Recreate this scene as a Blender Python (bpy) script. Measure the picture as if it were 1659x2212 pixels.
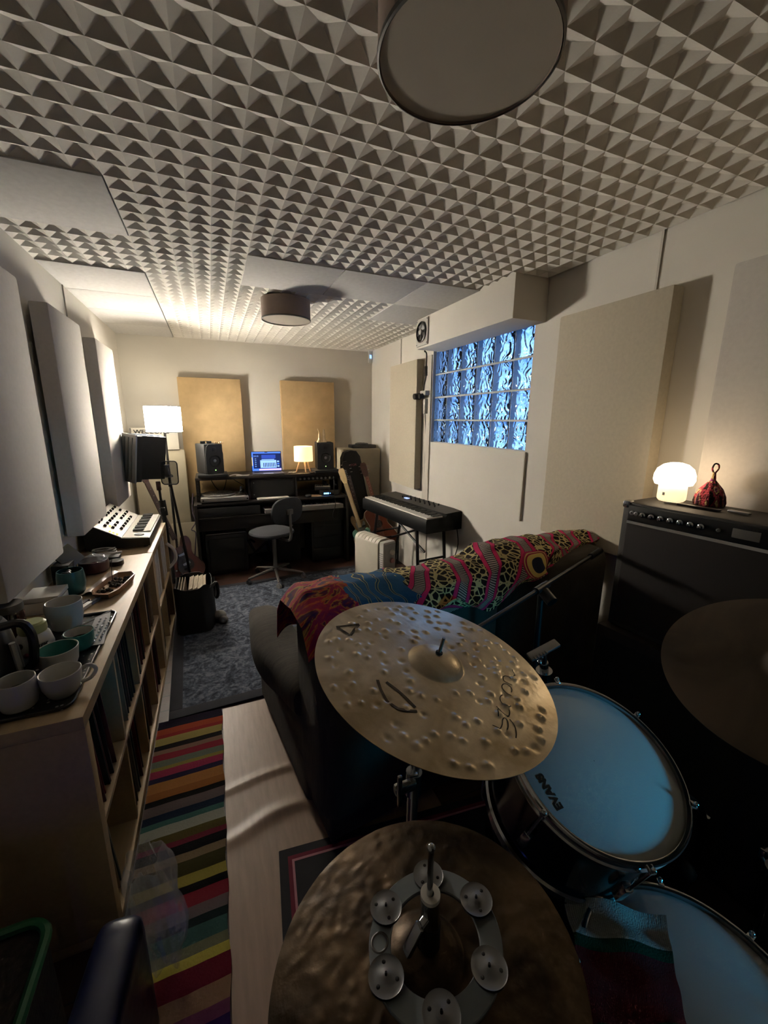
import bpy, bmesh, math, random
from mathutils import Vector, Matrix
RND = random.Random(11)
PI = math.pi
for o in list(bpy.data.objects):
    bpy.data.objects.remove(o)
COL = bpy.context.scene.collection
SC = bpy.context.scene

# ------------------------------------------------------------------ camera
cam_d = bpy.data.cameras.new('camera')
cam = bpy.data.objects.new('camera', cam_d)
COL.objects.link(cam)
cam_d.sensor_fit = 'VERTICAL'; cam_d.sensor_height = 36.0
cam_d.lens = 36.0 * 880.0 / 2212.0
cam_d.clip_start = 0.02; cam_d.clip_end = 60
yaw, pit, rol = .397461, .2218787, .0084506
B = Matrix(((1, 0, 0), (0, 0, -1), (0, 1, 0)))
Yw = Matrix(((math.cos(yaw), -math.sin(yaw), 0), (math.sin(yaw), math.cos(yaw), 0), (0, 0, 1)))
Pm = Matrix(((1, 0, 0), (0, math.cos(pit), -math.sin(pit)), (0, math.sin(pit), math.cos(pit))))
Qm = Matrix(((math.cos(rol), -math.sin(rol), 0), (math.sin(rol), math.cos(rol), 0), (0, 0, 1)))
Mc = Qm @ Pm @ B @ Yw
rx, dn, fw = Mc[0], Mc[1], Mc[2]
rot = Matrix((rx, -dn, -fw)).transposed()
cam.matrix_world = Matrix.Translation((0, 0, 1.54)) @ rot.to_4x4()
SC.camera = cam

# ------------------------------------------------------------------ exposure and light
SC.view_settings.view_transform = 'Standard'
SC.view_settings.look = 'None'
SC.view_settings.exposure = 0.62
SC.view_settings.gamma = 1.0
SC.view_settings.use_curve_mapping = False
SC.cycles.max_bounces = 7
SC.cycles.adaptive_threshold = 0.03
SC.cycles.caustics_reflective = False
SC.cycles.diffuse_bounces = 4
SC.cycles.transmission_bounces = 8
SC.cycles.transparent_max_bounces = 8
SC.cycles.sample_clamp_indirect = 4.0
SC.cycles.use_denoising = True

FLOOR_LAMP_W, DESK_LAMP_W, CYAN_W, BLUE_W, SKY = 1.6, 1.2, 30.0, 0.12, 1.4
SHADE_ROOM, SHADE_WALL = 172.0, 2.5

world = bpy.data.worlds.new('dusk_sky'); SC.world = world
world.use_nodes = True
wt = world.node_tree; wt.nodes.clear()
wo = wt.nodes.new('ShaderNodeOutputWorld'); wb = wt.nodes.new('ShaderNodeBackground')
tc = wt.nodes.new('ShaderNodeTexCoord'); sep = wt.nodes.new('ShaderNodeSeparateXYZ')
ns = wt.nodes.new('ShaderNodeTexNoise'); ns.inputs['Scale'].default_value = 7.0
ad = wt.nodes.new('ShaderNodeMath'); ad.operation = 'MULTIPLY_ADD'
ad.inputs[1].default_value = 0.9
ramp = wt.nodes.new('ShaderNodeValToRGB')
wt.links.new(tc.outputs['Generated'], sep.inputs[0]); wt.links.new(tc.outputs['Generated'], ns.inputs['Vector'])
wt.links.new(ns.outputs['Fac'], ad.inputs[0]); wt.links.new(sep.outputs['Z'], ad.inputs[2])
wt.links.new(ad.outputs[0], ramp.inputs[0]); wt.links.new(ramp.outputs[0], wb.inputs[0])
e = ramp.color_ramp.elements
e[0].position = 0.15; e[0].color = (.10, .26, .72, 1)
e[1].position = 0.75; e[1].color = (.50, .84, 1.6, 1)
wb.inputs[1].default_value = SKY
wt.links.new(wb.outputs[0], wo.inputs[0])

def lamp(name, kind, loc, power, color, size=.05, target=None, **kw):
    d = bpy.data.lights.new(name, kind); d.energy = power; d.color = color
    if kind == 'AREA': d.size = size
    else: d.shadow_soft_size = size
    for k, v in kw.items(): setattr(d, k, v)
    o = bpy.data.objects.new(name, d); COL.objects.link(o); o.location = loc
    if target: o.rotation_euler = (Vector(target) - Vector(loc)).to_track_quat('-Z', 'Y').to_euler()
    return o
# cyan and blue LED strips glow beside and behind the drum kit, outside the frame
lamp('cyan_led_light', 'SPOT', (1.5, -0.9, .84), CYAN_W, (.03, .50, .85), .14, (.89, .40, .80), spot_size=math.radians(29), spot_blend=.55)
lamp('blue_led_light', 'AREA', (-.28, .3, .35), BLUE_W, (.08, .15, 1.0), .1, (-.25, .7, .2))

# ------------------------------------------------------------------ helpers
def C(h):
    h = h.lstrip('#'); v = [int(h[i:i + 2], 16) / 255 for i in (0, 2, 4)]
    return tuple((x / 12.92 if x <= .04045 else ((x + .055) / 1.055) ** 2.4) for x in v)

def nd(t, kind, **kw):
    n = t.nodes.new(kind)
    for k, v in kw.items():
        if k in n.inputs: n.inputs[k].default_value = v
        else: setattr(n, k, v)
    return n

def base_mat(name):
    m = bpy.data.materials.new(name); m.use_nodes = True
    t = m.node_tree; p = t.nodes['Principled BSDF']
    return m, t, p

def mat(name, col, rough=.6, metal=0., var=.1, scale=12., bump=0., bscale=80., emis=None, es=0., sheen=0., trans=0., alpha=1., spec=.5, stretch=None, detail=4.):
    if isinstance(col, str): col = C(col)
    m, t, p = base_mat(name)
    p.inputs['Roughness'].default_value = rough; p.inputs['Metallic'].default_value = metal
    p.inputs['Transmission Weight'].default_value = trans; p.inputs['Alpha'].default_value = alpha
    p.inputs['Specular IOR Level'].default_value = spec
    if sheen: p.inputs['Sheen Weight'].default_value = sheen
    co = nd(t, 'ShaderNodeTexCoord'); src = co.outputs['Object']
    if stretch:
        mp = nd(t, 'ShaderNodeMapping'); mp.inputs['Scale'].default_value = stretch
        t.links.new(src, mp.inputs[0]); src = mp.outputs[0]
    n = nd(t, 'ShaderNodeTexNoise', Scale=scale, Detail=detail)
    t.links.new(src, n.inputs['Vector'])
    r = nd(t, 'ShaderNodeValToRGB')
    r.color_ramp.elements[0].position = .3; r.color_ramp.elements[1].position = .7
    r.color_ramp.elements[0].color = tuple(max(0, c * (1 - var)) for c in col) + (1,)
    r.color_ramp.elements[1].color = tuple(min(1, c * (1 + var)) for c in col) + (1,)
    t.links.new(n.outputs['Fac'], r.inputs[0]); t.links.new(r.outputs[0], p.inputs['Base Color'])
    if bump:
        b = nd(t, 'ShaderNodeBump', Strength=bump, Distance=.004)
        n2 = nd(t, 'ShaderNodeTexNoise', Scale=bscale, Detail=3.); t.links.new(src, n2.inputs['Vector'])
        t.links.new(n2.outputs['Fac'], b.inputs['Height']); t.links.new(b.outputs[0], p.inputs['Normal'])
    if emis:
        if isinstance(emis, str): emis = C(emis)
        p.inputs['Emission Color'].default_value = tuple(emis) + (1,); p.inputs['Emission Strength'].default_value = es
    return m

def xform(pts, M):
    return [tuple(M @ Vector(p)) for p in pts] if M is not None else [tuple(p) for p in pts]

def rotz(a, c=(0, 0, 0)):
    return Matrix.Translation(c) @ Matrix.Rotation(a, 4, 'Z')

def frame(p, zdir, xref=(1, 0, 0)):
    z = Vector(zdir).normalized(); x = Vector(xref); x = (x - z * x.dot(z))
    if x.length < 1e-4: x = Vector((0, 1, 0)); x = x - z * x.dot(z)
    x.normalize(); y = z.cross(x)
    m = Matrix((x, y, z)).transposed().to_4x4(); m.translation = Vector(p)
    return m

class MB:
    def __init__(s): s.v = []; s.f = []; s.m = []; s.uv = None
    def add(s, v, f, M=None, mi=0):
        k = len(s.v); s.v += xform(v, M); s.f += [tuple(i + k for i in q) for q in f]; s.m += [mi] * len(f); return s
    def box(s, c, d, M=None, bev=0., mi=0, seg=2):
        bm = bmesh.new(); bmesh.ops.create_cube(bm, size=1.0)
        for v in bm.verts: v.co = Vector((v.co.x * d[0] + c[0], v.co.y * d[1] + c[1], v.co.z * d[2] + c[2]))
        if bev > 0:
            bmesh.ops.bevel(bm, geom=bm.edges[:], offset=min(bev, min(d) * .49), segments=seg, affect='EDGES', profile=.6)
        bm.verts.index_update()
        s.add([v.co[:] for v in bm.verts], [[v.index for v in f.verts] for f in bm.faces], M, mi); bm.free(); return s
    def bb(s, x0, x1, y0, y1, z0, z1, M=None, bev=0., mi=0):
        return s.box(((x0 + x1) / 2, (y0 + y1) / 2, (z0 + z1) / 2), (abs(x1 - x0), abs(y1 - y0), abs(z1 - z0)), M, bev, mi)
    def lathe(s, prof, n=32, M=None, mi=0, cap=False):
        v = []; f = []
        for r, z in prof:
            for k in range(n):
                a = 2 * PI * k / n; v.append((r * math.cos(a), r * math.sin(a), z))
        for i in range(len(prof) - 1):
            for k in range(n):
                k2 = (k + 1) % n
                f.append((i * n + k, i * n + k2, (i + 1) * n + k2, (i + 1) * n + k))
        if cap: f.append(tuple(reversed(range(n)))); f.append(tuple((len(prof) - 1) * n + k for k in range(n)))
        return s.add(v, f, M, mi)
    def cyl(s, p0, p1, r0, r1=None, n=16, mi=0):
        p0 = Vector(p0); p1 = Vector(p1); L = (p1 - p0).length
        return s.lathe([(r0, 0), (r0 if r1 is None else r1, L)], n, frame(p0, p1 - p0), mi, True)
    def tube(s, pts, r, n=8, sub=4, mi=0, closed=False):
        P = [Vector(p) for p in pts]
        if sub > 1 and len(P) > 2:
            Q = []; N = len(P); rng = N if closed else N - 1
            for i in range(rng):
                g = (lambda k: P[k % N]) if closed else (lambda k: P[min(max(k, 0), N - 1)])
                a, b, c, d = g(i - 1), g(i), g(i + 1), g(i + 2)
                for j in range(sub):
                    t = j / sub
                    Q.append(.5 * ((2 * b) + (-a + c) * t + (2 * a - 5 * b + 4 * c - d) * t * t + (-a + 3 * b - 3 * c + d) * t ** 3))
            if not closed: Q.append(P[-1])
            P = Q
        N = len(P); v = []; f = []; up = None
        for i, p in enumerate(P):
            if closed: tg = P[(i + 1) % N] - P[i - 1]
            else: tg = P[min(i + 1, N - 1)] - P[max(i - 1, 0)]
            if tg.length < 1e-9: tg = Vector((0, 0, 1))
            tg.normalize()
            if up is None: up = tg.orthogonal().normalized()
            up = (up - tg * up.dot(tg))
            if up.length < 1e-6: up = tg.orthogonal()
            up.normalize(); w = tg.cross(up)
            rr = r[i * len(r) // N] if isinstance(r, (list, tuple)) else r
            for k in range(n):
                a = 2 * PI * k / n; v.append(tuple(p + up * (rr * math.cos(a)) + w * (rr * math.sin(a))))
        for i in range(N if closed else N - 1):
            j = (i + 1) % N
            for k in range(n):
                k2 = (k + 1) % n; f.append((i * n + k, i * n + k2, j * n + k2, j * n + k))
        if not closed: f.append(tuple(reversed(range(n)))); f.append(tuple((N - 1) * n + k for k in range(n)))
        return s.add(v, f, None, mi)
    def prism(s, poly, z0, z1, M=None, mi=0):
        n = len(poly); v = [(x, y, z0) for x, y in poly] + [(x, y, z1) for x, y in poly]
        f = [tuple(reversed(range(n))), tuple(range(n, 2 * n))] + [(i, (i + 1) % n, n + (i + 1) % n, n + i) for i in range(n)]
        return s.add(v, f, M, mi)
    def sphere(s, c, r, M=None, mi=0, n=16, sc=(1, 1, 1)):
        prof = [(max(1e-4, math.sin(PI * i / 10)), -math.cos(PI * i / 10)) for i in range(11)]
        T = Matrix.Translation(c) @ Matrix.Diagonal((r * sc[0], r * sc[1], r * sc[2], 1))
        return s.lathe(prof, n, T if M is None else M @ T, mi)
    def grid(s, fn, nu, nv, thick=0., uvs=True):
        k = len(s.v); P = [[Vector(fn(i / nu, j / nv)) for j in range(nv + 1)] for i in range(nu + 1)]
        if s.uv is None: s.uv = {}
        for i in range(nu + 1):
            for j in range(nv + 1):
                s.uv[len(s.v)] = (i / nu, j / nv); s.v.append(tuple(P[i][j]))
        W = nv + 1
        top = [(k + i * W + j, k + (i + 1) * W + j, k + (i + 1) * W + j + 1, k + i * W + j + 1) for i in range(nu) for j in range(nv)]
        s.f += top; s.m += [0] * len(top)
        if thick:
            k2 = len(s.v)
            for i in range(nu + 1):
                for j in range(nv + 1):
                    a = P[min(i + 1, nu)][j] - P[max(i - 1, 0)][j]; b = P[i][min(j + 1, nv)] - P[i][max(j - 1, 0)]
                    nn = a.cross(b); nn = nn.normalized() if nn.length > 1e-12 else Vector((0, 0, 1))
                    s.uv[len(s.v)] = (i / nu, j / nv); s.v.append(tuple(P[i][j] - nn * thick))
            d = k2 - k
            bot = [tuple(q + d for q in reversed(fc)) for fc in top]
            ed = []
            for i in range(nu):
                for j in (0, nv):
                    a, b = k + i * W + j, k + (i + 1) * W + j; ed.append((a, b, b + d, a + d))
            for j in range(nv):
                for i in (0, nu):
                    a, b = k + i * W + j, k + i * W + j + 1; ed.append((a, b, b + d, a + d))
            s.f += bot + ed; s.m += [0] * (len(bot) + len(ed))
        return s
    def build(s, name, mats, parent=None, M=None, sharp=35, origin=None):
        me = bpy.data.meshes.new(name)
        v = s.v if M is None else xform(s.v, M)
        O = Vector((0, 0, 0))
        inv = None
        if parent is not None and parent.name in WM: inv = WM[parent.name].inverted()
        elif origin is not None: O = Vector(origin); inv = Matrix.Translation(-O)
        if inv is not None: v = xform(v, inv)
        me.from_pydata(v, [], s.f)
        if not isinstance(mats, (list, tuple)): mats = [mats]
        for q in mats: me.materials.append(q)
        if len(mats) > 1: me.polygons.foreach_set('material_index', s.m)
        if s.uv:
            L = me.uv_layers.new(name='uv')
            for lp in me.loops: L.data[lp.index].uv = s.uv.get(lp.vertex_index, (0, 0))
        bm = bmesh.new(); bm.from_mesh(me); bmesh.ops.recalc_face_normals(bm, faces=bm.faces[:]); bm.to_mesh(me); bm.free()
        me.shade_smooth(); me.set_sharp_from_angle(angle=math.radians(sharp))
        o = bpy.data.objects.new(name, me); COL.objects.link(o)
        if parent is not None: o.parent = parent; WM[o.name] = WM.get(parent.name, Matrix.Identity(4))
        elif origin is not None: o.location = O
        return o
WM = {}

def thing(name, label, cat, loc=(0, 0, 0), rz=0., group=None):
    o = bpy.data.objects.new(name, None); COL.objects.link(o); o.location = loc; o.rotation_euler = (0, 0, rz)
    o.empty_display_size = .05
    WM[o.name] = Matrix.Translation(loc) @ Matrix.Rotation(rz, 4, 'Z')
    tag(o, label, cat, group); return o
def tag(o, label, cat, group=None, kind=None):
    if label: o['label'] = label
    if cat: o['category'] = cat
    if group: o['group'] = group
    if kind: o['kind'] = kind
    return o
def struct(o, label=None):
    o['kind'] = 'structure'
    if label: o['label'] = label
    return o
def dup(root, loc, rz, label=None, group=None, cat=None):
    r = root.copy(); COL.objects.link(r); r.location = loc; r.rotation_euler = (0, 0, rz)
    if label: r['label'] = label
    if group: r['group'] = group
    for ch in list(root.children):
        c = ch.copy(); COL.objects.link(c); c.parent = r
        for g in list(ch.children):
            d = g.copy(); COL.objects.link(d); d.parent = c
    return r
def text_mb(s, size, M, depth=.0006, mb=None, squash=1.0, align='CENTER', bold=0.):
    cu = bpy.data.curves.new('t', 'FONT'); cu.body = s; cu.size = size; cu.extrude = depth / 2; cu.align_x = align; cu.align_y = 'CENTER'; cu.offset = bold
    cu.resolution_u = 3
    ob = bpy.data.objects.new('t', cu); COL.objects.link(ob)
    bpy.context.view_layer.update()
    me = ob.evaluated_get(bpy.context.evaluated_depsgraph_get()).to_mesh()
    v = [(p.co.x * squash, p.co.y, p.co.z) for p in me.vertices]; f = [tuple(p.vertices) for p in me.polygons]
    ob.to_mesh_clear(); bpy.data.objects.remove(ob); bpy.data.curves.remove(cu)
    mb = mb or MB(); mb.add(v, f, M); return mb
def ribbon(mb, pts, w, M, z=.0006, close=False):
    """flat stroke along 2-D points in the plane of M"""
    P = [Vector((a, b)) for a, b in pts]; Q = []
    for i in range(len(P) - 1):
        a, b, c, d = P[max(i - 1, 0)], P[i], P[i + 1], P[min(i + 2, len(P) - 1)]
        for j in range(3):
            t = j / 3; Q.append(.5 * ((2 * b) + (-a + c) * t + (2 * a - 5 * b + 4 * c - d) * t * t + (-a + 3 * b - 3 * c + d) * t ** 3))
    Q.append(P[-1]); v = []; f = []
    for i, q in enumerate(Q):
        tg = (Q[min(i + 1, len(Q) - 1)] - Q[max(i - 1, 0)]); tg = tg.normalized() if tg.length > 1e-9 else Vector((1, 0)); nn = Vector((-tg.y, tg.x)) * w / 2
        zz = z(q.x, q.y) if callable(z) else z
        v += [(q.x + nn.x, q.y + nn.y, zz), (q.x - nn.x, q.y - nn.y, zz)]
    f = [(2 * i, 2 * i + 1, 2 * i + 3, 2 * i + 2) for i in range(len(Q) - 1)]
    mb.add(v, f, M)

# ------------------------------------------------------------------ materials
M_ = {}
M_['wall'] = mat('white_plaster', '#ece7dc', .85, var=.03, scale=2.5, bump=.25, bscale=14)
M_['ceil'] = mat('ceiling_foam', '#ebe7de', .95, var=.07, scale=7, bump=.2, bscale=90, spec=.15)
M_['cpanel'] = mat('grey_felt', '#cfcdca', .95, var=.05, scale=40, bump=.15, bscale=200, spec=.15)
M_['edge'] = mat('white_edge', '#d8d2c6', .8, var=.03)
M_['lpanel'] = mat('panel_cloth', '#d6d0c8', .95, var=.03, scale=60, bump=.1, bscale=300, spec=.15)
M_['rpanel'] = mat('panel_cloth_ivory', '#d3c9b4', .95, var=.04, scale=60, bump=.1, bscale=300, spec=.15)
M_['kraft'] = mat('hessian', '#c9ad82', .95, var=.1, scale=9, bump=.2, bscale=200, spec=.1)
M_['ivory'] = mat('ivory_board', '#cfc6b0', .8, var=.04)
M_['black'] = mat('matt_black', '#0c0c0e', .7, var=.2, bump=.05)
M_['black2'] = mat('satin_black', '#0c0c0e', .35, var=.2)
M_['plast'] = mat('black_plastic', '#1c1c1e', .4, var=.1)
M_['grey'] = mat('grey_metal_paint', '#5b5855', .5, var=.1)
M_['chrome'] = mat('chrome', '#c8ccd0', .15, 1., var=.05)
M_['steel'] = mat('brushed_steel', '#9a9a9c', .35, 1., var=.1)
M_['white'] = mat('white_plastic', '#dcd8d0', .5, var=.03)
M_['cream'] = mat('cream_plastic', '#d8d0bf', .5, var=.03)
M_['silver'] = mat('silver_plastic', '#a9a6a2', .4, .4, var=.05)
M_['paper'] = mat('paper', '#e8e2d6', .8, var=.04)
M_['dwood'] = mat('dark_desk_wood', '#17110f', .55, var=.25, scale=8, stretch=(1, 12, 12))
M_['lwood'] = mat('pale_wood', '#c9a57a', .5, var=.12, scale=5, stretch=(2, 20, 20))
M_['birch'] = mat('birch_veneer', '#bfa680', .5, var=.06, scale=6, stretch=(12, 1.5, 12), bump=.05)
M_['grout'] = mat('window_grout', '#d6dadb', .6, var=.03)
M_['glow_g'] = mat('green_led', '#203010', .4, emis=(.4, 1, .2), es=4)
M_['glow_b'] = mat('blue_display', '#102040', .4, emis=(.15, .4, 1), es=3)
M_['rubber'] = mat('rubber', '#101010', .8, var=.2)
M_['guitar_red'] = mat('sunburst_lacquer', '#4a1d0e', .4, var=.45, scale=5)
M_['rosewood'] = mat('rosewood', '#3a2219', .45, var=.25, scale=10, stretch=(1, 1, 8))
M_['maple'] = mat('maple_neck', '#d9bd8e', .35, var=.12, scale=8)

# ------------------------------------------------------------------ room shell
XL, XR, YB, YF, ZC = -.76, 1.84, 4.80, -2.60, 2.345
def wood_floor():
    m, t, p = base_mat('laminate_floor')
    co = nd(t, 'ShaderNodeTexCoord'); br = nd(t, 'ShaderNodeTexBrick', Scale=1.0)
    br.inputs['Brick Width'].default_value = 1.2; br.inputs['Row Height'].default_value = .13; br.inputs['Mortar Size'].default_value = .003
    br.inputs['Color1'].default_value = C('#4a3026') + (1,); br.inputs['Color2'].default_value = C('#3a241c') + (1,); br.inputs['Mortar'].default_value = C('#1c110c') + (1,)
    t.links.new(co.outputs['Object'], br.inputs['Vector'])
    n = nd(t, 'ShaderNodeTexNoise', Scale=9.); mp = nd(t, 'ShaderNodeMapping'); mp.inputs['Scale'].default_value = (1, 12, 1)
    t.links.new(co.outputs['Object'], mp.inputs[0]); t.links.new(mp.outputs[0], n.inputs['Vector'])
    mx = nd(t, 'ShaderNodeMix', data_type='RGBA', blend_type='MULTIPLY'); mx.inputs['Factor'].default_value = .5
    t.links.new(br.outputs['Color'], mx.inputs['A']); t.links.new(n.outputs['Fac'], mx.inputs['B']); t.links.new(mx.outputs['Result'], p.inputs['Base Color'])
    p.inputs['Roughness'].default_value = .45
    return m
struct(MB().bb(XL - .1, XR + .2, YF - .1, YB + .1, -.1, 0).build('floor', wood_floor()))
struct(MB().bb(XL - .15, XL, YF - .1, YB + .15, 0, ZC + .1).build('wall_left', M_['wall']))
struct(MB().bb(XL, XR + .2, YB, YB + .15, 0, ZC + .1).build('wall_back', M_['wall']))
struct(MB().bb(XL, XR + .2, YF - .15, YF, 0, ZC + .1).build('wall_front', mat('bounce_damping_dark', '#2a2628', .95, var=.2, scale=3)))  # unseen end wall, darkened to cut light bouncing back onto the foreground
WY0, WY1, WZ0, WZ1 = 2.07, 3.30, 1.35, 2.125
w = MB()
w.bb(XR, XR + .2, YF, YB, 0, WZ0); w.bb(XR, XR + .2, YF, YB, WZ1, ZC + .1); w.bb(XR, XR + .2, YF, WY0, WZ0, WZ1); w.bb(XR, XR + .2, WY1, YB, WZ0, WZ1)
struct(w.build('wall_right', M_['wall']))
# vertical board joints on the walls
def seam(name, a):
    struct(MB().bb(*a).build(name, M_['edge']))
seam('trim_2', (1.832, 1.8405, 3.96, 3.975, 2.08, ZC)); seam('trim_3', (1.834, 1.8405, 1.335, 1.345, 2.09, ZC)); seam('trim_4', (-.7605, -.754, 3.24, 3.25, 2.07, ZC))
seam('trim_5', (1.825, 1.8405, 2.05, 2.06, .9, 1.35)); seam('trim_6', (1.828, 1.8405, 3.31, 3.42, 0, 2.1))
# soffit over the window
struct(MB().bb(1.60, XR, 1.985, 3.145, 2.10, ZC + .02, bev=.004).build('trim_1', M_['wall']))

# ceiling : plain slab, pyramid foam tiles, flat tiles
X0, Y0T, TS, NP = -.765, -1.69, .5, 6
PLAIN = set()
def tile_of(x, y): return (math.floor((x + .265) / .5), math.floor((y - 1.81) / .5))
for t_ in ((-1, 0), (-1, 2), (-1, 3), (-1, 4), (-1, 5), (1, 1), (2, 1), (3, 1), (3, 2), (4, 1), (4, 2)): PLAIN.add(t_)
struct(MB().bb(XL - .1, XR + .2, YF - .1, YB + .1, ZC, ZC + .12).build('ceiling', M_['ceil']))
ceil_ob = bpy.data.objects['ceiling']
fm = MB()
pit_ = TS / NP
V = []; F = []
i0, i1 = -1, 4
for ti in range(i0, i1 + 1):
    for tj in range(-9, 6):
        if (ti, tj) in PLAIN: continue
        for a in range(NP):
            for b in range(NP):
                x = -.265 + ti * TS + a * pit_; y = 1.81 + tj * TS + b * pit_
                x1, y1 = x + pit_, y + pit_
                if x < XL - .02 or x1 > XR + .03 or y < YF or y1 > YB + .02: continue
                if x > 1.57 and 1.93 < y < 3.13: continue
                x = max(x, XL); x1 = min(x1, XR); y1 = min(y1, YB)
                h = ZC - .003 + RND.uniform(-.0015, .0015); zb_ = ZC - .0175; cx_, cy_ = (x + x1) / 2 + RND.uniform(-.003, .003), (y + y1) / 2 + RND.uniform(-.003, .003)
                k = len(V); t2 = .005
                V += [(x, y, zb_), (x1, y, zb_), (x1, y1, zb_), (x, y1, zb_), (cx_ - t2, cy_ - t2, h), (cx_ + t2, cy_ - t2, h), (cx_ + t2, cy_ + t2, h), (cx_ - t2, cy_ + t2, h)]
                F += [(k, k + 1, k + 5, k + 4), (k + 1, k + 2, k + 6, k + 5), (k + 2, k + 3, k + 7, k + 6), (k + 3, k, k + 4, k + 7), (k + 4, k + 5, k + 6, k + 7)]
fm.add(V, F); fo = fm.build('pyramid_foam', M_['ceil'], sharp=15); fo.parent = ceil_ob
lab = {(-1, 0): 'grey flat ceiling tile nearest the camera, at the left wall', (-1, 2): 'flat ceiling tile by the left wall, first of the far row', (-1, 3): 'flat ceiling tile by the left wall, middle of the far row',
       (-1, 4): 'pale flat ceiling tile by the left wall, next to the last one', (-1, 5): 'pale flat ceiling tile in the back left corner', (1, 1): 'grey flat ceiling tile in front of the far drum shade light, left of three', (2, 1): 'grey flat ceiling tile in the middle of the row of three',
       (3, 1): 'grey flat ceiling tile of the row of three, beside the window soffit', (3, 2): 'grey flat ceiling tile by the round fan, behind the row of three'}
for (ti, tj), lb in lab.items():
    x = -.265 + ti * TS; y = 1.81 + tj * TS
    x1 = min(x + TS - .004, XR) if ti < 3 else XR; y1 = min(y + TS - .004, YB)
    b = MB().bb(max(x, XL), x1, y, y1, ZC - .023, ZC - .001, bev=.002)
    o = b.build('ceiling_tile', M_['cpanel'], origin=((x + x1) / 2, (y + y1) / 2, ZC)); tag(o, lb, 'ceiling tile', 'flat felt ceiling tiles')

# ---------------------------------------------------------------- glass block window
win = bpy.data.objects.new('window_1', None); COL.objects.link(win); struct(win); WM['window_1'] = Matrix.Identity(4)
def glass_mat():
    m, t, p = base_mat('wavy_glass')
    p.inputs['Base Color'].default_value = (.82, .93, 1, 1); p.inputs['Roughness'].default_value = .04
    p.inputs['Transmission Weight'].default_value = 1; p.inputs['IOR'].default_value = 1.45
    co = nd(t, 'ShaderNodeTexCoord'); n = nd(t, 'ShaderNodeTexNoise', Scale=11., Detail=0., Distortion=2.4)
    t.links.new(co.outputs['Object'], n.inputs['Vector'])
    b = nd(t, 'ShaderNodeBump', Strength=1., Distance=.012); t.links.new(n.outputs['Fac'], b.inputs['Height']); t.links.new(b.outputs[0], p.inputs['Normal'])
    return m
GL = glass_mat()
py_, pz_ = (WY1 - WY0) / 6, (WZ1 - WZ0) / 4
g = MB()
for i in range(7): g.bb(XR + .03, XR + .10, WY0 + i * py_ - .006, WY0 + i * py_ + .006, WZ0, WZ1)
for j in range(5): g.bb(XR + .028, XR + .102, WY0, WY1, WZ0 + j * pz_ - .006, WZ0 + j * pz_ + .006)
g.build('grout', M_['grout'], win)
for i in range(6):
    for j in range(4):
        gb_ = MB(); ya, yb, za, zb = WY0 + i * py_ + .0062, WY0 + (i + 1) * py_ - .0062, WZ0 + j * pz_ + .0062, WZ0 + (j + 1) * pz_ - .0062
        gb_.bb(XR + .024, XR + .034, ya, yb, za, zb, bev=.004); gb_.bb(XR + .080, XR + .090, ya, yb, za, zb, bev=.004); gb_.build('glass_block', GL, win)

# extractor fan on the soffit end
fan = thing('extractor_fan', 'square white extractor fan with dark round grille on the soffit corner', 'fan', (1.60, 3.05, 2.215))
MB().bb(1.588, 1.60, 2.955, 3.14, 2.115, 2.312, bev=.004).build('plate', M_['white'], fan)
fr = frame((1.590, 3.048, 2.214), (-1, 0, 0), (0, 1, 0))
MB().lathe([(.004, .0), (.072, .0), (.078, .012), (.070, .016), (.066, .004), (.004, .003)], 40, fr).build('recess', M_['black2'], fan)
k = MB()
for i in range(5):
    a = i * 2 * PI / 5; k.add([(.015 * math.cos(a), .015 * math.sin(a), .006), (.06 * math.cos(a - .3), .06 * math.sin(a - .3), .005), (.06 * math.cos(a + .4), .06 * math.sin(a + .4), .012), (.016 * math.cos(a + 1), .016 * math.sin(a + 1), .01)], [(0, 1, 2, 3)], fr)
k.build('blades', M_['steel'], fan); MB().lathe([(.02, .004), (.02, .018), (.012, .024), (.001, .024)], 20, fr).build('hub', M_['white'], fan)
for a, b in ((2.965, 2.128), (3.13, 2.128), (2.965, 2.30), (3.13, 2.30)): MB().sphere((1.587, a, b), .004).build('screw', M_['steel'], fan)

# fan cable, plug adapter and cord down the wall
cb = thing('fan_cable', 'black cable with inline plug hanging from the soffit beside the window', 'cable', (1.82, 3.39, 2.1))
MB().tube([(1.70, 3.20, 2.10), (1.78, 3.35, 2.13), (1.82, 3.39, 2.11), (1.822, 3.397, 2.0)], .006).build('cord', M_['black'], cb)
MB().cyl((1.822, 3.397, 2.01), (1.822, 3.39, 1.93), .017, .014).build('inline_plug', M_['black2'], cb)
MB().tube([(1.822, 3.39, 1.93), (1.822, 3.42, 1.86), (1.815, 3.42, 1.80)], .005).build('cord', M_['black'], cb)
ad_ = thing('plug_adapter', 'black round plug adapter pushed into white wall socket strip', 'plug', (1.80, 3.42, 1.76))
MB().bb(1.785, 1.838, 3.33, 3.43, 1.76, 1.80, bev=.004).build('socket', M_['white'], ad_)
MB().cyl((1.79, 3.44, 1.755), (1.73, 3.44, 1.75), .030, .026, 20).build('plug', M_['black2'], ad_); MB().cyl((1.79, 3.38, 1.755), (1.75, 3.38, 1.75), .024, .02, 20).build('plug', M_['black2'], ad_)
ex = thing('white_extension', 'white extension block hanging on its cord below the black adapter', 'extension lead', (1.82, 3.38, 1.6))
MB().bb(1.80, 1.835, 3.36, 3.40, 1.60, 1.73, bev=.006).build('block', M_['white'], ex)
MB().tube([(1.82, 3.385, 1.60), (1.832, 3.387, 1.4), (1.83, 3.383, 1.15), (1.832, 3.389, .9), (1.83, 3.38, .6)], .0035).build('cord', M_['grey'], ex)

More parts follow.
